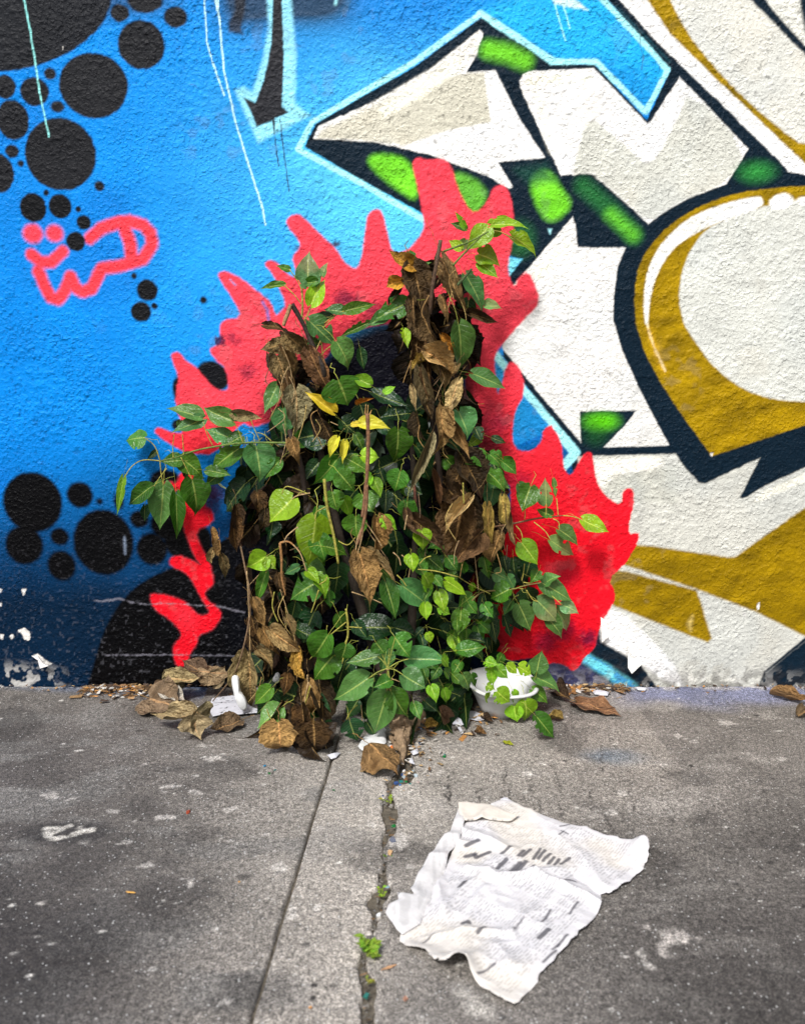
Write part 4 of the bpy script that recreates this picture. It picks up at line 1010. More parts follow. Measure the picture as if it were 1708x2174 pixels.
DEADS = {
 'H': ((905,390,802,322,82,'o'),(846,470,768,484,72,'o'),(915,400,976,606,152,'k'),(1072,368,1166,606,98,'b'),(1000,520,1010,622,52,'k'),(830,510,780,592,46,'k'),(1070,560,1090,664,46,'b'),(910,568,920,702,72,'k'),(960,650,1012,792,132,'k'),(930,790,910,912,92,'k'),
       (1068,768,1126,862,56,'o'),(988,850,1132,952,112,'t'),(1000,868,903,942,62,'u'),(1132,930,1078,1042,82,'b'),(958,958,1002,1182,92,'b'),(1142,1008,1090,1152,88,'t'),(905,1038,916,1144,36,'t'),(985,900,1022,1102,72,'k'),(1060,1178,1072,1356,112,'b'),(930,1188,952,1312,72,'k'),
       (1088,1158,1198,1374,72,'b'),(990,1328,903,1564,50,'e'),(1180,1408,1304,1594,182,'k'),(1160,1470,1110,1602,110,'k'),(1018,1498,1052,1652,42,'r'),(232,790,132,832,92,'b'),(250,758,358,852,112,'b'),(225,740,262,790,46,'k'),(230,840,292,962,62,'b'),(198,880,272,1034,152,'b'),
       (150,868,192,1004,72,'k'),(370,858,456,1058,112,'r'),(290,1060,312,1244,152,'e'),(130,702,232,716,42,'k'),(432,1220,482,1322,82,'k'),(268,1318,302,1412,62,'b'),(320,800,390,900,80,'k'),(240,970,250,1080,80,'k'),(1220,640,1345,682,60,'k'),(900,700,960,800,90,'k'),(1040,900,1110,1000,90,'b'),(960,1080,1010,1190,70,'k')),
 'I': ((720,398,792,614,154,'t'),(800,200,800,384,92,'b'),(778,378,894,514,42,'b'),(1000,198,1164,332,112,'r'),(1250,130,1210,402,202,'k'),(1300,110,1350,330,120,'k'),(1282,98,1163,242,72,'t'),(1470,88,1482,224,72,'u'),(1390,148,1396,334,62,'u'),(1450,288,1410,424,112,'b'),(1500,148,1538,334,42,'t'),
       (1332,288,1218,414,122,'r'),(125,938,126,1184,154,'e'),(258,798,384,892,92,'t'),(190,880,250,960,70,'e'),(150,640,204,752,62,'b'),(330,728,372,804,52,'b'),(390,898,424,1044,84,'u'),(330,1028,320,1114,68,'k'),(450,1078,482,1254,82,'b'),(500,1078,532,1294,112,'k'),(410,1218,432,1404,102,'k'),
       (438,1268,534,1334,82,'t'),(285,1288,302,1440,178,'b'),(470,1298,482,1434,176,'k'),(180,900,240,970,60,'b'),(210,740,240,830,60,'k'),(280,500,300,590,60,'k'),(420,1080,420,1180,80,'k'),(60,140,70,260,70,'k'),(170,60,180,160,80,'k'),(210,160,200,260,70,'k'),(1190,40,1260,130,120,'k'),(960,150,980,250,50,'r')),
 'E': ((1125,428,1140,520,42,'b'),(1165,488,1172,574,46,'t'),(1130,530,1120,600,52,'b'),(1180,568,1206,674,52,'b'),(1350,808,1392,924,52,'b'),(1380,1068,1448,1122,62,'b'),(1240,380,1250,520,70,'k'),(1340,900,1370,1010,60,'k'),(1400,960,1460,1060,70,'b'),(1330,1000,1360,1100,60,'k'))}
n_green = 0
for tl, rows in LEAVES.items():
    for bx, by, tx, ty, w, kd in rows:
        dz = .05 if (tl == 'I' and by > 800) else 0.0
        if tl == 'I' and kd == 'd': dz -= .03
        put_leaf(px(tl, bx, by), px(tl, tx, ty), w * kk, kd, dz); n_green += 1
for bx, by, tx, ty, w, kd in LOW_FRONT: put_leaf(px('I', bx, by), px('I', tx, ty), w * kk, kd, .07); n_green += 1
for bx, by, tx, ty, w, kd in LOW_FRONT_G: put_leaf(px('G', bx, by), px('G', tx, ty), w * kk, kd, .07); n_green += 1
for tl, rows in DEADS.items():
    for bx, by, tx, ty, w, kd in rows:
        put_leaf(px(tl, bx, by), px(tl, tx, ty), w * kk, kd, .02)
# the small leaves low on the right and between the big ones
def inside(pt, poly):
    c = False
    for (ax, ay), (bx, by) in zip(poly, poly[1:] + poly[:1]):
        if (ay > pt[1]) != (by > pt[1]) and pt[0] < (bx - ax) * (pt[1] - ay) / (by - ay) + ax: c = not c
    return c
REG = [px('I', *p) for p in ((830, 300), (1000, 330), (1300, 420), (1420, 640), (1460, 830), (1400, 1000), (1250, 1120), (1080, 1180), (1000, 1000), (960, 820), (820, 640))]
SIL = [(585, 900), (640, 800), (700, 860), (760, 850), (850, 850), (880, 700), (985, 700), (1000, 880), (1050, 960), (1085, 1060), (1080, 1200), (1130, 1250), (1130, 1310), (1060, 1380), (1140, 1440), (1000, 1490), (880, 1520), (720, 1530), (570, 1490), (540, 1400), (560, 1250), (520, 1130), (470, 1040), (530, 930)]
cnt = 0
while cnt < 58:
    x, y = R3.uniform(890, 1170), R3.uniform(1000, 1480)
    if not inside((x, y), REG): continue
    a = R3.gauss(1.35, .5); L_ = R3.uniform(20, 40)
    put_leaf((x, y), (x + L_ * math.cos(a), y + L_ * math.sin(a)), L_ * R3.uniform(.62, .85), R3.choice('ggdddgdl'), R3.uniform(-.05, .02)); cnt += 1; n_green += 1

# more small leaves crowding the gaps between the big ones
cnt = 0
while cnt < 34:
    x, y = R3.uniform(590, 1060), R3.uniform(880, 1400)
    if not inside((x, y), SIL): continue
    a = R3.gauss(1.5, .7); L_ = R3.uniform(30, 62)
    put_leaf((x, y), (x + L_ * math.cos(a), y + L_ * math.sin(a)), L_ * R3.uniform(.55, .8), R3.choice('gggddlgs'), R3.uniform(-.07, -.01)); cnt += 1; n_green += 1
# inner foliage: one mesh per fill, leaf colour darkened to stand for deep shade
def fill_mesh(n, name, meshes, mat, cols, depth_rng, region, seed):
    r = random.Random(seed)
    Vs, Fs, UVs, o = [], [], [], 0
    xs = [p[0] for p in region]; ys = [p[1] for p in region]
    got = 0
    src = []
    for me in meshes:
        co = np.empty(len(me.vertices) * 3, np.float32); me.vertices.foreach_get('co', co)
        fc = np.array([tuple(p.vertices) for p in me.polygons])
        uv = np.zeros((len(me.vertices), 2), np.float32)
        for l in me.loops: uv[l.vertex_index] = me.uv_layers[0].data[l.index].uv
        src.append((co.reshape(-1, 3), fc, uv))
    while got < n:
        x, y = r.uniform(min(xs), max(xs)), r.uniform(min(ys), max(ys))
        if not inside((x, y), region): continue
        dep = bulge(x, y) * r.uniform(*depth_rng)
        a = r.gauss(1.5, .7); L_ = r.uniform(34, 80)
        pb = at_depth(x, y, dep, .03); pt = at_depth(x + L_ * math.cos(a), y + L_ * math.sin(a), dep + r.uniform(-.02, .02), .01)
        nrm = (CAM - pb).normalized() * .6 + Vector((r.uniform(-.7, .7), 0, r.uniform(-.1, .7)))
        m = np.array(SH_INV @ frame(pb, pt, L_ * .8 * scale_at(pb), nrm))
        co, fc, uv = r.choice(src)
        Vs.append(co @ m[:3, :3].T + m[:3, 3]); Fs.append(fc + o); UVs.append(uv); o += len(co); got += 1
    me = np_mesh(name, np.concatenate(Vs), np.concatenate(Fs))
    li = np.empty(len(me.loops), np.int32); me.loops.foreach_get('vertex_index', li)
    me.uv_layers.new(name='UVMap').data.foreach_set('uv', np.concatenate(UVs)[li].ravel())
    ob = link(name, me, mat, shrub, (*cols, 1)); ob['kind'] = 'stuff'
    return ob
print('green leaves', n_green)
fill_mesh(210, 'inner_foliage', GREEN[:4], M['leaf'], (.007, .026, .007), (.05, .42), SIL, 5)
fill_mesh(90, 'inner_dead_foliage', DEAD[:4], M['dead'], (.018, .011, .006), (.10, .6), [(600, 760), (700, 800), (720, 900), (680, 1200), (700, 1560), (580, 1560), (560, 1400), (520, 1200), (560, 1000)], 6)  # dead fill colour darkened too, to blacken the gaps
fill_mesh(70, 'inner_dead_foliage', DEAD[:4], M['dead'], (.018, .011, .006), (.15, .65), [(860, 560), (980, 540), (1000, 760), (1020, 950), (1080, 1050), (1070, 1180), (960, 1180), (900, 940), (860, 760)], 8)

# ------------------------------------------------------------------ stems, twigs, root
def smooth_path(P, n=6):
    out = []
    for i in range(len(P) - 1):
        p0, p1, p2, p3 = P[max(i - 1, 0)], P[i], P[i + 1], P[min(i + 2, len(P) - 1)]
        for s in range(n):
            t = s / n
            out.append(.5 * ((2 * p1) + (p2 - p0) * t + (2 * p0 - 5 * p1 + 4 * p2 - p3) * t * t + (3 * p1 - p0 - 3 * p2 + p3) * t ** 3))
    return out + [P[-1]]

def tube_mesh(name, P, R, sides=8, gnarl=0.0, seed=0, n=6):
    Q = smooth_path(P, n); m = len(Q)
    rad = np.interp(np.linspace(0, 1, m), np.linspace(0, 1, len(R)), R)
    V, F = [], []
    up = Vector((.3, -.9, .2))
    for i, q in enumerate(Q):
        d = (Q[min(i + 1, m - 1)] - Q[max(i - 1, 0)]).normalized()
        a = d.cross(up).normalized(); b = d.cross(a)
        for k in range(sides):
            an = 2 * math.pi * k / sides
            g = 1 + gnarl * (float(vnoise(np.array([k * 1.9 + seed * 5.3]), np.array([i * .45]), 400)[0]) - .5) * 2
            V.append(q + (a * math.cos(an) + b * math.sin(an)) * rad[i] * g)
    for i in range(m - 1):
        for k in range(sides):
            F.append((i * sides + k, i * sides + (k + 1) % sides, (i + 1) * sides + (k + 1) % sides, (i + 1) * sides + k))
    F.append(tuple(reversed(range(sides)))); F.append(tuple((m - 1) * sides + k for k in range(sides)))
    me = bpy.data.meshes.new(name); me.from_pydata([tuple(v) for v in V], [], F)
    me.polygons.foreach_set('use_smooth', [len(p.vertices) == 4 for p in me.polygons])
    return me

def stem(name, tl, pts, r, col, depth, sides=8, gnarl=.12, label=None):
    """pts: photo positions; depth in metres in front of the wall (one value or one per point); r radius in tile units"""
    P = []
    for i, p in enumerate(pts):
        d = depth[i] if isinstance(depth, (list, tuple)) else depth
        q = px(tl, *p)
        P.append(at_depth(*q, d, .002) - Vector((shrub_at.x, shrub_at.y, 0)))
    s = kk * .88e-3
    R = [a * s for a in (r if isinstance(r, (list, tuple)) else (r, r))]
    o = link(name, tube_mesh(name, P, R, sides, gnarl, len(pts)), M['bark'], shrub, (*col, 1))
    if label: o['label'] = label
    return o
BR, DK, RD, YG, GR, TN = (.16, .10, .055), (.026, .017, .012), (.20, .10, .05), (.30, .27, .05), (.11, .16, .035), (.40, .27, .13)
stem('cut_stem', 'H', ((267, 590), (330, 700), (390, 840), (440, 970), (420, 1200)), (15, 13, 15, 15, 12), DK, [.15, .15, .16, .17, .10], label='dark bent stem with a torn top')
stem('cut_stem', 'H', ((262, 592), (245, 640), (222, 705)), (11, 12, 10), (.33, .19, .09), .155, label='pale torn end of a snapped stem')
stem('cut_stem', 'H', ((1056, 250), (1040, 340), (1015, 490), (1000, 640)), (12, 11, 12, 12), (.11, .065, .04), [.17, .17, .16, .14], label='grey-brown cut stem standing above the dead leaves')
stem('cut_stem', 'H', ((668, 1170), (672, 1290), (668, 1460), (652, 1640), (640, 1720)), (11, 11, 11, 10, 9), RD, .30, label='upright red-brown cut stem in front of the leaves')
for a, b in (((656, 1175), (660, 1120)), ((668, 1178), (672, 1125)), ((680, 1178), (690, 1150))):
    stem('splinter', 'H', (a, b), (4, 1.5), (.45, .26, .08), .30, 5)
stem('cut_stem', 'I', ((750, 10), (745, 140), (720, 270), (700, 330)), (10, 10, 8, 4), RD, .30)
stem('stem', 'I', ((525, -20), (540, 130), (575, 280), (600, 430)), (9, 9, 8, 7), YG, .26)
stem('stem', 'I', ((640, 670), (650, 760), (642, 840), (580, 920)), (6, 6, 6, 4), YG, .29)
stem('stem', 'I', ((642, 840), (620, 960)), (5, 3), YG, .29)
stem('stem', 'I', ((650, 765), (725, 770)), (4, 3), YG, .29)
stem('stem', 'I', ((640, 740), (560, 805)), (4, 3), YG, .29)
stem('dead_stem', 'I', ((290, 320), (298, 400), (300, 500), (320, 600)), (8, 8, 6, 4), (.28, .14, .05), .25)
stem('dead_stem', 'I', ((290, 320), (340, 315), (400, 370)), (7, 5, 3), (.28, .14, .05), .25)
stem('trailing_stem', 'E', ((1275, 495), (1300, 620), (1325, 760), (1318, 930), (1250, 1170), (1130, 1330)), (6, 6, 6, 6, 5, 4), BR, [.12, .14, .16, .17, .16, .12], 6)
stem('trailing_stem', 'E', ((1310, 640), (1322, 880), (1330, 1110)), (3, 3, 3), TN, .17, 5)
stem('twig', 'G', ((20, 410), (150, 390), (290, 360), (425, 345)), (7, 6, 5, 3), (.15, .08, .04), [.12, .10, .08, .07], 6)
stem('twig', 'D', ((1540, 985), (1290, 985), (1060, 1020), (940, 1060), (850, 1080)), (7, 6, 5, 4, 4), GR, [.18, .14, .12, .11, .10], 6)
stem('twig', 'D', ((850, 1080), (760, 1076), (700, 1110), (660, 1172)), (4, 3.5, 3, 3), YG, .10, 5)
stem('twig', 'D', ((850, 1078), (820, 1000), (766, 956)), (4, 3, 3), YG, .10, 5)
for p in (((850, 1080), (855, 1140), (868, 1210)), ((960, 1060), (990, 1120), (1020, 1180)), ((920, 1065), (918, 1000), (925, 940)), ((975, 1050), (972, 990), (968, 940)), ((885, 1120), (840, 1180), (820, 1215)), ((1130, 1000), (1100, 940), (1078, 870)), ((1290, 985), (1270, 930), (1240, 870)), ((1380, 975), (1350, 910), (1330, 860)), ((1440, 975), (1400, 940), (1365, 930)), ((1350, 985), (1350, 1040), (1345, 1060)), ((1435, 985), (1438, 1050), (1440, 1080))):
    stem('petiole', 'D', p, (3.4, 3, 2.6), YG, .12, 5, 0)
stem('twig', 'H', ((1310, 205), (1200, 262), (1070, 310)), (4, 5, 6), GR, .15, 6)
stem('twig', 'H', ((1285, 215), (1200, 300), (1120, 385)), (4, 5, 6), GR, .15, 6)
stem('twig', 'H', ((1222, 402), (1180, 450), (1145, 490)), (6, 8, 8), (.06, .085, .03), .15, 6)
stem('twig', 'H', ((1450, 250), (1370, 205), (1310, 200)), (3, 3, 3), YG, .12, 5)
stem('twig', 'H', ((320, 500), (325, 600), (320, 660)), (6, 6, 6), YG, .13, 6)
for p in (((375, 590), (350, 650), (320, 690)), ((225, 488), (280, 540), (318, 590)), ((255, 405), (300, 470), (322, 520)), ((540, 628), (480, 660), (440, 690)), ((552, 622), (500, 650), (430, 720)), ((365, 690), (420, 780), (430, 860)), ((490, 800), (440, 840), (420, 880))):
    stem('petiole', 'H', p, (3.4, 3, 3), YG, .14, 5, 0)
stem('twig', 'G', ((-60, 800), (0, 750), (140, 740), (230, 715), (310, 702)), (6, 5, 5, 4, 3), (.16, .12, .04), [.16, .14, .13, .12, .12], 6)
for p in (((140, 738), (180, 730), (215, 735)), ((205, 690), (212, 660), (220, 600)), ((230, 740), (262, 790), (290, 800)), ((310, 760), (360, 770), (418, 818)), ((215, 700), (260, 700), (300, 650)), ((220, 300), (222, 340), (220, 365)), ((335, 282), (334, 310), (332, 345)), ((390, 255), (394, 300), (398, 345)), ((425, 345), (480, 352), (530, 372)), ((370, 362), (400, 380), (405, 420)), ((270, 380), (330, 430), (358, 478)), ((175, 400), (200, 430), (212, 480))):
    stem('petiole', 'G', p, (3.4, 3, 2.6), (.42, .36, .07), .10, 5, 0)
NODE = (862, 985)
for q in ((807, 922), (800, 850), (900, 825), (972, 935), (945, 1022), (757, 1040), (870, 1050), (856, 1120), (880, 1110), (870, 880)):
    stem('petiole', 'I', (NODE, ((NODE[0] + q[0]) / 2, (NODE[1] + q[1]) / 2 - 8), q), (3.6, 3.2, 3), (.24, .26, .05), .33, 5, 0)
stem('stem', 'I', (NODE, (860, 1080), (880, 1200)), (10, 9, 12), (.20, .13, .05), [.33, .25, .20], 7)
for p in (((530, 130), (480, 160), (478, 200)), ((385, 235), (330, 280), (310, 320)), ((450, 55), (380, 70), (352, 90)), ((500, 540), (530, 520), (540, 500)), ((495, 570), (470, 650), (455, 690)), ((430, 470), (400, 380), (360, 330)), ((600, 310), (650, 330), (690, 290)), ((670, 580), (760, 610), (830, 640)), ((910, 490), (940, 520), (960, 550)),
          ((640, 1270), (660, 1220), (700, 1180)), ((725, 1275), (725, 1230), (720, 1180)), ((285, 1290), (240, 1250), (220, 1200)), ((440, 1060), (425, 1130), (415, 1220)), ((450, 1080), (430, 1150), (400, 1240)), ((435, 1020), (440, 1060), (465, 1090)), ((740, 200), (700, 300), (690, 400)), ((735, 230), (720, 310), (700, 380)), ((745, 210), (800, 290), (830, 340)), ((260, 580), (250, 660), (280, 740)), ((440, 60), (330, 20), (300, 60)),
          ((1260, 0), (1262, 60), (1265, 110)), ((965, 172), (955, 220), (950, 250)), ((1090, 390), (1060, 400), (1030, 430)), ((1230, 500), (1120, 470), (1020, 460)), ((890, 370), (920, 400), (930, 440))):
    stem('petiole', 'I', p, (4, 3.4, 3), YG if R3.random() < .65 else TN, .285, 5, 0)
stem('trunk', 'H', ((915, 560), (940, 760), (985, 1000), (1030, 1300), (1060, 1560)), (18, 20, 20, 18, 16), DK, [.14, .15, .16, .16, .14], 9, .2)
stem('trunk', 'H', ((255, 1260), (285, 1360), (320, 1460), (345, 1640)), (17, 18, 16, 14), DK, [.14, .16, .17, .16], 9, .2)
stem('trunk', 'I', ((930, 1270), (800, 900), (640, 400), (520, -100), (440, -420)), (40, 34, 26, 20, 14), (.03, .021, .015), [.20, .17, .14, .14, .15], 10, .2)
stem('trunk', 'I', ((950, 1270), (980, 900), (1000, 500), (1010, 100), (980, -300)), (36, 30, 22, 18, 14), (.03, .021, .015), [.20, .15, .12, .12, .14], 10, .2)
stem('stem', 'I', ((1000, -10), (1008, 120), (1010, 260)), (9, 9, 8), (.14, .055, .035), .20, 7)
def rpath(pts):
    return [gp('R', x, y, z) - Vector((shrub_at.x, shrub_at.y, 0)) for x, y, z in pts]
s_ = kk * .9e-3
for pts, rr in ((((430, 150, .07), (445, 260, .035), (470, 360, .018), (490, 450, .010), (480, 550, .0)), (70, 58, 42, 28, 14)),
                (((640, 150, .04), (590, 230, .025), (530, 290, .015), (505, 400, .008), (515, 470, .0)), (30, 36, 34, 24, 10)),
                (((410, 330, .012), (440, 400, .010), (470, 440, .006)), (24, 22, 16)), (((470, 200, .055), (520, 260, .030), (500, 360, .02)), (36, 34, 26))):
    link('root', tube_mesh('root', rpath(pts), [a * s_ * .75 for a in rr], 12, .6, int(pts[0][0]), 8), M['bark'], shrub, (.22, .15, .09, 1))
# stalks of the dead bunches
for k in range(46):
    z = R3.choice(((870, 1000, 560, 1150), (570, 690, 700, 930), (540, 690, 1250, 1560), (940, 1080, 960, 1180)))
    x, y = R3.uniform(z[0], z[1]), R3.uniform(z[2], z[3])
    q = [(x, y), (x + R3.uniform(-16, 16), y + R3.uniform(15, 40)), (x + R3.uniform(-24, 24), y + R3.uniform(45, 90))]
    stem('petiole', 'X', q, (2.8, 2.4, 2), R3.choice((TN, (.34, .20, .07), BR, (.42, .30, .10))), bulge(x, y) + R3.uniform(.0, .05), 5, 0)
# stray thin shoots among the leaves
for i in range(22):
    x, y = R3.uniform(540, 1080), R3.uniform(880, 1450)
    if not inside((x, y), SIL): continue
    a = R3.gauss(1.6, 1.0); L_ = R3.uniform(40, 110)
    q = [((x, y)), (x + L_ * .5 * math.cos(a) + R3.uniform(-12, 12), y + L_ * .5 * math.sin(a)), (x + L_ * math.cos(a), y + L_ * math.sin(a))]
    d = bulge(x, y) * R3.uniform(.6, 1.0)
    stem('petiole', 'X', q, (3, 3, 2), R3.choice((YG, TN, BR, GR)), d, 5, 0)

# ------------------------------------------------------------------ things lying on the pavement
def fallen(base, tip, wr, var, col, label, tilt=(0, 0), lift=.004, name='fallen_leaf', lift_tip=None, cat='leaf', group='fallen dead leaves'):
    """base, tip: (tile, x, y, height)"""
    pb, pt = gp(*base), gp(*tip)
    W_ = (pt - pb).length * wr * 1.15
    nrm = Vector((tilt[0], tilt[1], 1))
    m = frame(pb, pt, W_, nrm)
    o = link(name, GROUND[var].copy(), None, None, (*col, 1))
    # rest the lowest point on the ground
    o.matrix_basis = m
    zs = [(m @ v.co).z for v in o.data.vertices]
    o.location.z += lift - min(zs) if lift is not None else 0
    tag(o, label, cat, group)
    return o
T_, O_, B_, K_ = (.36, .27, .15), (.30, .17, .07), (.20, .135, .07), (.085, .05, .028)
fallen(('I', 765, 1500, .0), ('I', 898, 1598, .0), .80, 1, (.26, .15, .06), 'large curled brown leaf lying over the root beside the glass bits', (-.1, -.3), .003)
fallen(('G', 500, 1352, 0), ('G', 728, 1425, 0), .62, 3, (.27, .14, .07), 'flat reddish-brown leaf lying on the pavement beyond the foam bowl', (.05, -.12), .004)
fallen(('G', 412, 1440, 0), ('G', 325, 1425, 0), .9, 2, (.27, .18, .05), 'small folded olive-brown leaf beside the green leaf tip and the bowl', (.5, -.3))
fallen(('G', 385, 1290, 0), ('G', 475, 1350, 0), .6, 4, K_, 'dark curled leaf against the wall foot behind the reddish-brown leaf', (-.3, -.4))
fallen(('G', 1540, 1310, 0), ('G', 1730, 1362, 0), .42, 2, O_, 'long thin curled brown leaf at the pavement edge far right', (.2, -.3))
fallen(('G', 1668, 1420, 0), ('G', 1720, 1395, 0), .7, 4, B_, 'small crumpled brown leaf in front of the long curled one', (.2, -.3))
fallen(('R', 670, 285, 0), ('R', 765, 270, 0), .9, 4, (.42, .27, .06), 'small curled golden-brown leaf right of the root', (.2, -.5))
fallen(('R', 1045, 325, 0), ('R', 1130, 345, 0), .65, 4, (.24, .13, .05), 'tiny curled brown leaf between the paint scraps and the bowl', (0, -.3))
fallen(('R', 1255, 388, 0), ('R', 1332, 415, 0), .5, 3, (.45, .50, .03), 'torn yellow-green leaf scrap in front of the bowl', (0, -.1), .002)
fallen(('R', 1100, 220, 0), ('R', 1180, 255, 0), .6, 4, K_, 'dark crumpled leaf at the foot of the bowl', (0, -.4))
fallen(('R', 905, 200, 0), ('R', 970, 180, 0), .7, 4, (.12, .06, .03), 'dark curled leaf lying on the white paint scraps', (0, -.4), .006)
fallen(('R', 770, 130, .06), ('R', 795, 265, 0), .35, 2, (.25, .15, .09), 'narrow rolled brown leaf standing beside the paint scraps', (0, -1), .002)
# heap left of the shrub
fallen(('S', 240, 560, .012), ('S', 540, 640, .012), .95, 0, (.24, .165, .10), 'broad grey-brown leaf at the outer edge of the leaf heap', (-.25, -.55), .006)
fallen(('S', 655, 720, .03), ('S', 300, 720, .012), .42, 2, (.42, .32, .17), 'long folded tan leaf across the front of the leaf heap', (0, -.6), .02)
fallen(('S', 640, 730, .04), ('S', 650, 885, .0), 1.55, 5, (.44, .34, .19), 'wide pale tan leaf at the front of the leaf heap', (.1, -.35), .006)
fallen(('S', 660, 640, .06), ('S', 740, 760, .02), 1.2, 3, (.36, .29, .15), 'olive-tan leaf leaning up in the middle of the leaf heap', (.4, -1.2), .018)
fallen(('S', 1030, 740, .01), ('S', 770, 850, .006), .60, 0, (.17, .11, .06), 'dark veined brown leaf at the heap\'s edge beside the white card', (.0, -.5), .003)
fallen(('S', 410, 420, .035), ('S', 700, 450, .03), .50, 2, (.44, .34, .17), 'curved tan leaf lying over the top of the leaf heap', (.0, -1.0), .045)
fallen(('S', 690, 470, .02), ('S', 980, 470, .02), .62, 1, (.36, .25, .14), 'long light-brown leaf at the back of the heap nearest the stem', (.0, -.9), .03)
fallen(('S', 720, 420, .03), ('S', 540, 340, .04), .75, 0, (.15, .095, .06), 'dark brown leaf behind the curved tan leaf of the heap', (.1, -1.1), .05)
fallen(('S', 420, 470, .03), ('S', 230, 470, .02), .55, 5, (.17, .105, .06), 'dark brown leaf at the back corner of the heap by the wall', (-.2, -1.0), .02)
def upright(base, tip, w, var, col, label, d):
    pb, pt = at_depth(*px(*base), d, .004), at_depth(*px(*tip), d - .02, .004)
    o = link('fallen_leaf', GROUND[var].copy(), None, None, (*col, 1))
    o.matrix_basis = frame(pb, pt, w * scale_at(pb), (CAM - pb) * .8 + Vector((.2, 0, .5)))
    tag(o, label, 'leaf', 'fallen dead leaves')
upright(('S', 420, 425), ('S', 540, 268), 58, 5, (.36, .29, .15), 'upright olive-tan leaf standing out of the top of the leaf heap', .075)
upright(('S', 800, 420), ('S', 925, 268), 44, 2, (.34, .26, .15), 'pointed light-brown leaf sticking up at the heap\'s right end', .07)
fallen(('S', 380, 500, .02), ('S', 545, 590, .02), .5, 3, (.60, .55, .46), 'pale bleached leaf inside the leaf heap', (0, -.6), .022)

# ---- sheets: paper and scraps
def sheet(name, pts, h, height, colour, mat, parent=None, smooth_edge=0.0, thick=0.0):
    """a sheet with outline pts (ground x, y), cell h, height(x, y, d) with d the distance inside the edge"""
    if smooth_edge: pts = chaikin(pts, 1)
    xs = np.arange(min(p[0] for p in pts) - h, max(p[0] for p in pts) + h * 1.5, h)
    ys = np.arange(min(p[1] for p in pts) - h, max(p[1] for p in pts) + h * 1.5, h)
    GX, GY = np.meshgrid(xs, ys); X, Y = GX.ravel(), GY.ravel()
    d = spoly(X, Y, pts)
    gx = (spoly(X + 1e-4, Y, pts) - spoly(X - 1e-4, Y, pts)) / 2e-4
    gy = (spoly(X, Y + 1e-4, pts) - spoly(X, Y - 1e-4, pts)) / 2e-4
    s = np.abs(d) < h * .8
    X = np.where(s, X - gx * d, X); Y = np.where(s, Y - gy * d, Y)
    d2 = np.where(s, 0, d)
    F = grid_faces(len(ys), len(xs))
    keep = (d2[F] <= 1e-6).all(1)
    F = F[keep]
    used = np.unique(F); mp = np.full(len(X), -1); mp[used] = np.arange(len(used))
    X, Y, d2 = X[used], Y[used], -d2[used]; F = mp[F]
    Z = height(X, Y, d2)
    V = np.stack([X, Y, Z], 1); C = colour(X, Y, d2)
    if thick:
        n = len(V); V = np.concatenate([V, V - np.array([0, 0, thick])]); C = np.concatenate([C, C])
        e = np.concatenate([F[:, [0, 1]], F[:, [1, 2]], F[:, [2, 3]], F[:, [3, 0]]])
        key = np.sort(e, 1); _, inv, cn = np.unique(key, axis=0, return_inverse=True, return_counts=True)
        be = e[cn[inv.ravel()] == 1]
        F = np.concatenate([F, F[:, ::-1] + n, np.stack([be[:, 1], be[:, 0], be[:, 0] + n, be[:, 1] + n], 1)])
    return link(name, np_mesh(name, V, F, C), mat, parent)
def gxy(t, *pts): return [(lambda p: (p.x, p.y))(gp(t, a, b)) for a, b in pts]

NP = gxy('J', (690, 220), (740, 185), (798, 147), (832, 168), (1000, 245), (1120, 288), (1250, 325), (1360, 360), (1480, 398), (1512, 370), (1562, 455), (1548, 500), (1530, 535), (1440, 612), (1360, 664), (1305, 655), (1312, 720), (1250, 820), (1130, 945), (1000, 1075), (940, 1160), (845, 1256), (760, 1222), (640, 1130), (585, 1075), (540, 1066), (482, 1084), (420, 1050), (375, 972), (322, 968), (240, 905),
         (260, 830), (380, 700), (470, 560), (520, 420), (560, 300))
newspaper = empty('newspaper', (0, 0, 0))
tag(newspaper, 'crumpled torn newspaper page lying flat on the pavement', 'newspaper')
RIDGE = [(gxy('J', (600, 520), (760, 590), (960, 575), (1130, 540)), .010, .010), (gxy('J', (960, 575), (1120, 640), (1300, 720)), .010, .009), (gxy('J', (480, 760), (600, 620), (720, 560)), .007, .008), (gxy('J', (440, 580), (470, 780)), .008, .008), (gxy('J', (1130, 540), (1210, 600), (1300, 655)), -.006, .008),
         (gxy('J', (1060, 350), (1200, 470), (1330, 640)), .005, .010), (gxy('J', (370, 900), (620, 860), (830, 880)), .006, .007), (gxy('J', (550, 770), (700, 640)), .005, .006), (gxy('J', (560, 320), (700, 380), (830, 440)), .008, .010), (gxy('J', (760, 940), (820, 1040)), .005, .010), (gxy('J', (660, 700), (560, 900)), .004, .006), (gxy('J', (840, 860), (1100, 640)), .004, .008), (gxy('J', (900, 640), (840, 760)), .004, .008), (gxy('J', (980, 330), (990, 430)), .003, .005),
         (gxy('J', (330, 970), (480, 1084), (590, 1078)), .012, .016), (gxy('J', (585, 1075), (700, 960)), .006, .010)]
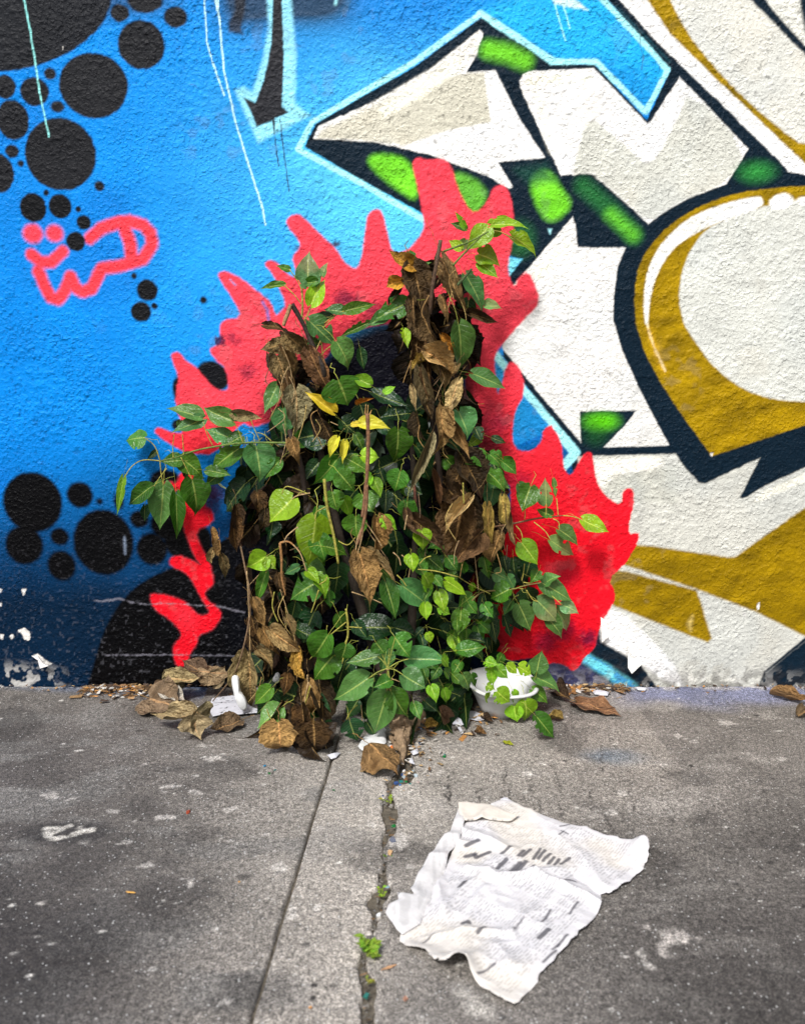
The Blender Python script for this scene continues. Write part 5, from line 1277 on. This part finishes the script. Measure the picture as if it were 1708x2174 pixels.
def np_h(X, Y, d):
    z = .0045 + .0015 * sstep(0, .004, d) + .0 * X
    z = z + (np.abs(fbm(X * 11, Y * 11, 501, 2) - .5) * -1) * .022 + (np.abs(fbm(X * 30, Y * 30, 505, 2) - .5) * -1) * .008 + .006
    cr = np.abs(fbm(X * 20, Y * 20, 511, 2) - .5)
    z = z + .0 * cr
    for pts, h, w in RIDGE: z = z + h * .8 * np.maximum(0, 1 - np.abs(sline(X, Y, pts)) / (w * 1.9)) ** 1.4
    c1, c2 = gxy('J', (1530, 430))[0], gxy('J', (545, 1066))[0]
    z = z + .022 * np.exp(-(((X - c1[0]) ** 2 + (Y - c1[1]) ** 2) / .018 ** 2)) + .012 * np.exp(-(((X - c2[0]) ** 2 + (Y - c2[1]) ** 2) / .02 ** 2))
    return np.maximum(z, .0025)
INK = []
def bar(a, b, w, v=.35): INK.append((gxy('J', a, b), w, v))
for a, b in (((780, 465), (835, 430)), ((870, 475), (900, 440)), ((890, 478), (935, 430)), ((950, 490), (985, 435)), ((975, 490), (1010, 440)), ((1000, 500), (1040, 460)), ((1030, 515), (1060, 480)), ((1060, 525), (1085, 490)), ((1095, 520), (1140, 480))):
    bar(a, b, .0058, .30)
for a, b in (((755, 550), (805, 495)), ((825, 565), (880, 510)), ((850, 565), (910, 505)), ((920, 555), (955, 525))):
    bar(a, b, .0075, .25)
for a, b, w in (((595, 415), (655, 395), .0085), ((590, 462), (640, 450), .008), ((640, 455), (650, 470), .008), ((668, 465), (715, 450), .008), ((560, 640), (590, 612), .008), ((1090, 320), (1140, 305), .003), ((1085, 370), (1110, 345), .003), ((1095, 345), (1130, 358), .003), ((1120, 602), (1170, 605), .006), ((580, 828), (605, 822), .009), ((655, 880), (690, 850), .006), ((845, 870), (900, 815), .0024), ((995, 830), (1040, 760), .0040), ((1140, 785), (1185, 722), .0034), ((980, 915), (1030, 870), .0075), ((1075, 955), (1130, 900), .0036), ((1000, 1040), (1070, 975), .0036), ((655, 1105), (745, 1050), .0036), ((360, 935), (425, 880), .0024), ((1050, 970), (1085, 945), .003)):
    bar(a, b, w, .38)
ax1 = (Vector((*gxy('J', (1250, 820))[0],)) - Vector((*gxy('J', (845, 1256))[0],))).normalized()
def np_c(X, Y, d):
    C = np.empty((len(X), 3), np.float32); C[:] = lin(194, 191, 192)
    u = X * ax1.x + Y * ax1.y; v = -X * ax1.y + Y * ax1.x
    rows = (np.sin(v * 2 * math.pi / .0046) > .1) * (vnoise(u * 260, np.floor(v / .0046) * 3.1, 521) > .38)
    colm = (np.mod(u, .052) > .004) & (d > .012)
    blk = .25 + .75 * sstep(.40, .50, fbm(np.floor(u / .052) * 1.7, v * 22, 525, 2))
    C *= (1 - .34 * rows * colm * blk)[:, None]
    C += (lin(206, 194, 170) - C) * (.35 * sstep(.5, .7, fbm(X * 10, Y * 10, 531, 2)))[:, None]
    jj = (fbm(X * 150, Y * 150, 535, 2) - .5) * .0012
    for pts, w, val in INK:
        a = 1 - sstep(-.0012, .0012, sline(X, Y, pts) - w / 2 + jj)
        C += (lin(62, 60, 66) * (1 + 0 * val) - C) * (a * .85)[:, None]
    a, b = gxy('J', (870, 940), (1050, 1010))
    return C
NPJ = []
for (ax_, ay_), (bx_, by_) in zip(NP, NP[1:] + NP[:1]):
    for k in range(5):
        s_k = k / 5
        NPJ.append((ax_ + (bx_ - ax_) * s_k + (random.gauss(0, .0013) if k else 0), ay_ + (by_ - ay_) * s_k + (random.gauss(0, .0013) if k else 0)))
sheet('page', NPJ, .0018, np_h, np_c, M['paper'], newspaper)
FL1 = gxy('J', (555, 215), (600, 225), (585, 290), (556, 395), (505, 445), (475, 560), (400, 720), (350, 830), (255, 886), (225, 860), (166, 772), (182, 742), (236, 716), (228, 680), (320, 685), (298, 650), (340, 560), (440, 400), (505, 340))
sheet('folded_edge', FL1, .0026, lambda X, Y, d: .013 + .003 * np.clip(d / .004, 0, 1) - np.abs(fbm(X * 16, Y * 16, 541, 2) - .5) * .030, lambda X, Y, d: np.tile(lin(190, 187, 186), (len(X), 1)) * (1 - .14 * (vnoise(X * 300, Y * 12, 545) > .55) * (d > .008))[:, None], M['paper'], newspaper)
FL2 = gxy('J', (550, 212), (600, 208), (690, 218), (800, 246), (875, 264), (830, 288), (700, 292), (575, 290), (556, 260))
sheet('folded_edge', FL2, .0026, lambda X, Y, d: .019 + .003 * np.clip(d / .004, 0, 1) - np.abs(fbm(X * 18, Y * 18, 551, 2) - .5) * .026, lambda X, Y, d: np.tile(lin(192, 184, 174), (len(X), 1)), M['paper'], newspaper)

white = lambda X, Y, d: np.tile(lin(186, 186, 192), (len(X), 1)) * (.92 + .12 * fbm(X * 120, Y * 120, 560, 2))[:, None]
# white card under the heap with black specks
def card_c(X, Y, d):
    C = white(X, Y, d); s = sstep(.72, .76, fbm(X * 210, Y * 210, 565, 2)) * sstep(.45, .6, fbm(X * 30, Y * 30, 566, 2))
    return C + (lin(40, 40, 44) - C) * s[:, None]
o = sheet('white_card', gxy('S', (800, 560), (990, 535), (1050, 600), (1230, 672), (1215, 690), (1040, 706), (900, 700), (800, 720), (760, 640)), .0028, lambda X, Y, d: .0035 + .004 * vnoise(X * 12, Y * 12, 570), card_c, M['paper'], thick=.001)
tag(o, 'flat white card with black specks lying between leaf heap and shrub', 'card')
# tissue by the root
o = sheet('crumpled_tissue', gxy('R', (150, 430), (200, 350), (250, 320), (330, 300), (340, 280), (362, 300), (365, 400), (330, 455), (250, 470), (180, 460)), .0024, lambda X, Y, d: .005 + .003 * np.clip(d / .003, 0, 1) - .010 * np.abs(fbm(X * 40, Y * 40, 575, 2) - .5) + .003 * fbm(X * 90, Y * 90, 578, 2), white, M['foam'])
tag(o, 'crumpled white tissue between the root and the hanging leaves', 'tissue')
for pts, lab in ((((790, 145), (830, 140), (880, 170), (860, 195), (810, 200)), 'small white paint scrap beside the rolled brown leaf'),
                 (((830, 215), (880, 195), (960, 190), (1000, 225), (985, 255), (945, 270), (910, 262), (870, 265)), 'large ragged white paint scrap between root and bowl'),
                 (((960, 175), (1020, 163), (1100, 190), (1108, 228), (1060, 235), (1000, 225)), 'white paint scrap touching the foot of the bowl'),
                 (((905, 290), (925, 280), (950, 325), (935, 332)), 'white paint sliver lying in front of the larger scraps')):
    o = sheet('paint_scrap', gxy('R', *pts), .0024, lambda X, Y, d: .003 + .006 * vnoise(X * 25, Y * 25, 580), white, M['paper'], thick=.0012)
    tag(o, lab, 'scrap', 'white paint scraps by the bowl')
for t, pts, lab in (('I', ((540, 1460), (575, 1452), (612, 1445), (590, 1470), (560, 1476)), 'white paper shred on the pavement beside the scored joint'),
                    ('R', ((530, 550), (560, 512), (580, 565)), 'pale triangular chip in the pavement crack'),
                    ('R', ((545, 470), (600, 448), (612, 480), (570, 495)), 'white flaky scrap right of the root'),
                    ('R', ((1210, 850), (1260, 815), (1330, 852), (1290, 862)), 'white scrap on the pavement behind the newspaper'),
                    ('G', ((580, 1290), (600, 1282), (668, 1296), (660, 1312), (590, 1306)), 'white stub lying at the wall foot behind the reddish-brown leaf'),
                    ('G', ((800, 1268), (870, 1272), (860, 1284), (820, 1282)), 'thin white flake at the wall foot under the white graffiti')):
    o = sheet('white_scrap', gxy(t, *pts), .0018, lambda X, Y, d: .004 + .004 * np.clip(d / .006, 0, 1) + .003 * vnoise(X * 60, Y * 60, 585), white, M['paper'], thick=.0015)
    tag(o, lab, 'scrap')
# leaning foam oval and a white cup piece inside the dead leaves
def leaning_oval(tl, pts, d, label, name='foam_scrap'):
    q = [at_depth(*px(tl, *p), d + (.01 if p[1] > 500 else 0), .003) for p in pts]
    q = [Vector(p) for p in q]
    c = sum(q, Vector()) / len(q); n = len(q)
    V = [c + Vector((0, -.006, 0))] + [c + (p - c) * .86 + Vector((0, -.005, 0)) for p in q] + q + [p + Vector((0, .006, 0)) for p in q]
    F = []
    for i in range(n):
        j = (i + 1) % n
        F += [(0, 1 + i, 1 + j), (1 + i, 1 + n + i, 1 + n + j, 1 + j), (1 + n + i, 1 + 2 * n + i, 1 + 2 * n + j, 1 + n + j)]
    me = bpy.data.meshes.new(name); me.from_pydata([tuple(v) for v in V], [], F); me.shade_smooth()
    o = link(name, me, M['foam']); tag(o, label, 'scrap'); return o
leaning_oval('S', chaikin([(972, 345), (1020, 345), (1036, 400), (1034, 440), (1052, 500), (1095, 560), (1104, 620), (1090, 652), (1055, 648), (1020, 600), (990, 520), (970, 430), (965, 380)], 1), .17, 'white curved foam strip leaning beside the big hanging grey-brown leaf')
leaning_oval('S', chaikin([(1325, 375), (1365, 310), (1400, 345), (1385, 410), (1345, 400)], 1), .12, 'small white foam piece half hidden among the dead leaves')

# ---- foam bowl
bc = gp('I', 1462, 1245, .0)
bc = Vector((bc.x, bc.y + .035, 0))
prof = [(.0, .004), (.030, .0035), (.040, .000), (.043, .002), (.052, .020), (.064, .045), (.0665, .0475), (.0655, .050), (.070, .062), (.0725, .0635), (.0775, .0630), (.0795, .0655), (.0780, .0680), (.0740, .0690), (.0700, .0670), (.0630, .050), (.0500, .023), (.0420, .0075), (.0300, .0060), (.0, .0062)]
bm = bmesh.new(); seg = 56; rings = []
for r_, z_ in prof:
    if r_ == 0: rings.append([bm.verts.new((0, 0, z_))])
    else: rings.append([bm.verts.new((r_ * math.cos(2 * math.pi * i / seg) * (1 + .012 * math.sin(4 * math.pi * i / seg)), r_ * math.sin(2 * math.pi * i / seg), z_ + .002 * math.sin(2 * math.pi * i / seg * 3) * (z_ > .05))) for i in range(seg)])
for a, b in zip(rings[:-1], rings[1:]):
    for i in range(seg):
        j = (i + 1) % seg
        if len(a) == 1: bm.faces.new((a[0], b[i], b[j]))
        elif len(b) == 1: bm.faces.new((a[i], b[0], a[j]))
        else: bm.faces.new((a[i], b[i], b[j], a[j]))
bmesh.ops.recalc_face_normals(bm, faces=bm.faces)
me = bpy.data.meshes.new('foam_bowl'); bm.to_mesh(me); me.shade_smooth()
bowl = link('foam_bowl', me, M['foam']); bowl.location = (bc.x, bc.y, .002); bowl.rotation_euler = (math.radians(5), math.radians(3), .3)
tag(bowl, 'white foam bowl standing at the wall under the shrub\'s lowest leaves', 'bowl')

# ---- broken glass and small bright chips
def shard(seed, s, col, p, label, name='glass_chip', group=None, mat='glass', flat=.5, cat='glass'):
    r = random.Random(seed); n = r.randint(4, 6)
    ring = [(s * r.uniform(.6, 1.1) * math.cos(2 * math.pi * (i + r.uniform(-.2, .2)) / n), s * r.uniform(.5, 1.0) * math.sin(2 * math.pi * (i + r.uniform(-.2, .2)) / n)) for i in range(n)]
    V = [(x, y, 0) for x, y in ring] + [(x * .8, y * .8, s * flat * r.uniform(.7, 1.2)) for x, y in ring]
    F = [tuple(reversed(range(n))), tuple(range(n, 2 * n))] + [(i, (i + 1) % n, n + (i + 1) % n, n + i) for i in range(n)]
    me = bpy.data.meshes.new(name); me.from_pydata(V, [], F)
    o = link(name, me, M[mat], None, (*col, 1)); o.location = p
    o.rotation_euler = (r.uniform(-.4, .4), r.uniform(-.4, .4), r.uniform(0, 6)); tag(o, label, cat, group)
    return o
BL, TQ, GRN, WH, CL = (.05, .10, .26), (.02, .22, .20), (.01, .20, .05), (.72, .70, .68), (.45, .52, .55)
spots = [('R', 440, 688, 24, BL, 'dark blue glass chip at the lower end of the glass heap'), ('R', 478, 676, 22, TQ, 'turquoise glass chip beside the dark blue one'), ('R', 500, 640, 26, CL, 'clear flat glass chip in the middle of the heap'), ('R', 488, 622, 16, BL, 'small blue glass chip behind the clear one'), ('R', 470, 700, 12, (.04, .16, .42), 'bright blue glass chip below the turquoise one'),
         ('R', 515, 675, 14, GRN, 'green glass chip right of the turquoise one'), ('R', 545, 692, 12, TQ, 'small turquoise glass chip at the right of the heap'), ('R', 590, 630, 26, CL, 'clear glass chip at the right side of the heap'), ('R', 570, 595, 18, CL, 'clear glass chip high in the heap'), ('R', 500, 598, 22, WH, 'white chip high in the glass heap'), ('R', 605, 680, 18, (.62, .48, .44), 'pink-white chip at the lower right of the heap'),
         ('R', 803, 492, 18, GRN, 'green glass chip alone on the open pavement'), ('R', 806, 476, 12, TQ, 'small teal chip behind the lone green glass chip'), ('R', 622, 390, 22, (.06, .08, .12), 'dark slate chip right of the root'), ('R', 620, 275, 20, (.16, .22, .36), 'blue-grey chip beside the golden curled leaf'), ('R', 370, 405, 12, (.03, .10, .16), 'dark blue chip left of the root'),
         ('R', 340, 780, 12, BL, 'blue chip in the crack below the glass heap'), ('J', 210, 282, 16, GRN, 'green glass chip in the upper crack'), ('J', 205, 355, 24, (.16, .17, .22), 'rounded grey pebble in the upper crack'), ('J', 60, 1180, 26, (.03, .17, .14), 'teal glass chip low in the crack'), ('J', 175, 605, 16, (.30, .45, .55), 'pale blue glass chip beside the small weed'), ('J', 130, 755, 20, WH, 'white pebble in the crack between the two weeds'),
         ('I', 210, 1503, 12, (.02, .25, .45), 'blue chip on the pavement below the dark fallen leaves'), ('I', 232, 1543, 11, GRN, 'green chip on the pavement near the blue one'), ('I', 265, 1525, 8, TQ, 'teal chip on the pavement near the blue one'), ('I', 575, 1632, 9, GRN, 'green speck of glass beside the scored joint')]
for i, (t, x, y, s, c, lab) in enumerate(spots):
    p = gp(t, x, y, .002)
    sc = {'R': .7, 'J': 1.0, 'I': 1.0}[t] * kk * scale_at(p)
    deep = t in ('R', 'J') and not (600 < x < 830 and t == 'R' and y < 500)
    shard(i + 20, s * sc, c, p + Vector((0, 0, -.002 if deep else 0)), lab, 'pebble' if 'pebble' in lab else 'glass_chip', 'chips in and around the pavement crack', 'glass' if c is not WH else 'foam', cat='pebble' if 'pebble' in lab else 'chip')
for i, (t, x, y, s, c, lab) in enumerate((('R', 437, 492, 26, (.80, .16, .01), 'orange plastic scrap leaning on the root'), ('R', 410, 420, 22, (.75, .18, .03), 'orange and white scrap higher up by the root'), ('R', 400, 385, 26, (.70, .66, .58), 'cream chip above the orange scraps'), ('K', 1000, 382, 20, (.30, .05, .02), 'red crumb on the left pavement'),
                                          ('K', 698, 808, 24, (.62, .34, .08), 'short orange-tan splinter on the left pavement'), ('K', 1270, 752, 9, (.60, .30, .05), 'orange speck beside the scored joint'), ('J', 190, 425, 24, (.52, .33, .17), 'tan leaf bit in the crack below the pebble'), ('J', 185, 1035, 34, (.48, .27, .14), 'reddish stick beside the larger weed'), ('K', 1648, 1418, 12, (.50, .24, .08), 'tan crumb at the pavement front'), ('J', 270, 1200, 22, (.35, .18, .12), 'reddish crumb in front of the newspaper'))):
    p = gp(t, x, y, .002); o = shard(i + 80, s * {'R': .7}.get(t, 1.0) * kk * scale_at(p), c, p, lab, 'litter_chip', None, 'bark', .35, 'litter')
    if 'splinter' in lab or 'stick' in lab: o.scale = (1.5, .35, .5); o.rotation_euler = (0, 0, .5 if 'stick' in lab else -.2)

# ---- weeds in the crack
def weed(at, size, n, col, label, seed):
    r = random.Random(seed); p = gp(*at, -.004)
    e = empty('crack_weed', p); tag(e, label, 'weed', 'weeds in the pavement crack')
    for i in range(n):
        a, el = r.uniform(0, 6.28), r.uniform(.3, 1.3); L_ = size * r.uniform(.5, 1.0)
        d = Vector((math.cos(a) * math.cos(el), math.sin(a) * math.cos(el), math.sin(el)))
        tip = d * L_
        st = link('stem', tube_mesh('stem', [Vector((0, 0, 0)), tip * .5 + Vector((0, 0, size * .08)), tip], [.0008, .0007, .0005], 4, 0, 0, 3), M['bark'], e, (.20, .26, .04, 1))
        for k in range(3):
            b = tip * (.5 + .25 * k)
            a2 = r.uniform(0, 6.28); dd = Vector((math.cos(a2), math.sin(a2), r.uniform(.0, .7))) * size * r.uniform(.22, .40)
            lf = link('leaf', GREEN[r.randint(0, 6)], None, e, (*[c * r.uniform(.8, 1.25) for c in col], 1))
            lf.matrix_basis = frame(b, b + dd, dd.length * .7, Vector((r.uniform(-.4, .4), r.uniform(-.6, 0), 1)))
weed(('J', 142, 662), .016, 4, (.20, .36, .02), 'small bright green weed in the middle of the pavement crack', 1)
weed(('J', 72, 985), .034, 8, (.15, .30, .02), 'larger bushy green weed in the lower pavement crack', 2)
weed(('J', 70, 1125), .014, 4, (.28, .26, .03), 'yellowing little weed just below the larger weed', 3)
weed(('J', 195, 165), .018, 4, (.24, .32, .02), 'yellow-green sprout high in the crack below the glass', 4)
weed(('J', 168, 455), .010, 3, (.10, .22, .02), 'tiny dark green sprout beside the tan leaf bit', 5)

# ---- crumbs of leaf, bark and plaster along the wall foot and round the root
def litter(name, n, where, seed, size, cols):
    r = np.random.default_rng(seed); Vs, Fs, Cs = [], [], []
    for i in range(n):
        x, y = where(r); s = r.uniform(*size)
        a = r.uniform(0, 6.28); l, w = s * r.uniform(1, 2.4), s * r.uniform(.35, .9)
        z = .001 + r.uniform(0, .006); tz = r.normal(0, .5, 4) * s * .6
        q = np.array([(-l, -w, tz[0]), (l * r.uniform(.4, 1), -w * r.uniform(.2, 1), tz[1]), (l, w, tz[2]), (-l * r.uniform(.3, 1), w, tz[3]), (0, 0, s * .35)])
        q[:, 2] = np.maximum(q[:, 2] + z, .0006)
        R_ = np.array([(math.cos(a), -math.sin(a), 0), (math.sin(a), math.cos(a), 0), (0, 0, 1)])
        o = len(Vs) * 5
        Vs.append(q @ R_.T + np.array([x, y, 0])); Fs += [(o, o + 1, o + 4), (o + 1, o + 2, o + 4), (o + 2, o + 3, o + 4), (o + 3, o, o + 4)]
        c = np.array(cols[r.integers(len(cols))]) * r.uniform(.6, 1.3)
        Cs.append(np.tile(c, (5, 1)))
    o = link(name, np_mesh(name, np.concatenate(Vs), np.array(Fs), np.clip(np.concatenate(Cs), 0, .8), smooth=False), M['chip']); o['kind'] = 'stuff'
    return o
BC = [(.28, .17, .08), (.16, .09, .045), (.38, .26, .13), (.42, .20, .06), (.09, .06, .04), (.20, .11, .05), (.06, .04, .03), (.45, .43, .40)]
pa, pb_ = gp('E', 480, 1300), gp('E', 800, 1300)
litter('leaf_litter', 420, lambda r: (r.uniform(pa.x - .03, pb_.x + .03), -abs(r.normal(0, .030)) - .008), 1, (.0014, .0065), BC)
pa2, pb2 = gp('G', 380, 1290), gp('G', 760, 1260)
litter('leaf_litter', 240, lambda r: (r.uniform(pa2.x, pb2.x), -abs(r.normal(0, .022)) - .008), 2, (.0015, .0075), BC)
pc = gp('R', 700, 210)
litter('leaf_litter', 320, lambda r: (pc.x + r.normal(0, .065), pc.y + r.normal(.02, .04)), 3, (.0015, .007), BC)
litter('leaf_litter', 260, lambda r: (r.uniform(-1.1, 1.1), -abs(r.normal(0, .02)) - .006), 4, (.001, .0042), BC)
def along_crack(r):
    y = -r.uniform(.22, 1.1); l, rr_ = crack_sides(np.array([y])); return r.uniform(l[0], rr_[0]), y
pg = litter('crack_grit', 300, along_crack, 5, (.0008, .0026), [(.16, .145, .125), (.20, .18, .155), (.07, .055, .04), (.15, .09, .045), (.13, .12, .11), (.24, .22, .20), (.10, .085, .07)])
pg.location.z = -.006
pd = gp('R', 470, 450)
litter('crack_grit', 200, lambda r: (pd.x + r.normal(.01, .028), pd.y + r.normal(0, .06)), 6, (.001, .0045), BC[:3] + [(.45, .42, .38)])
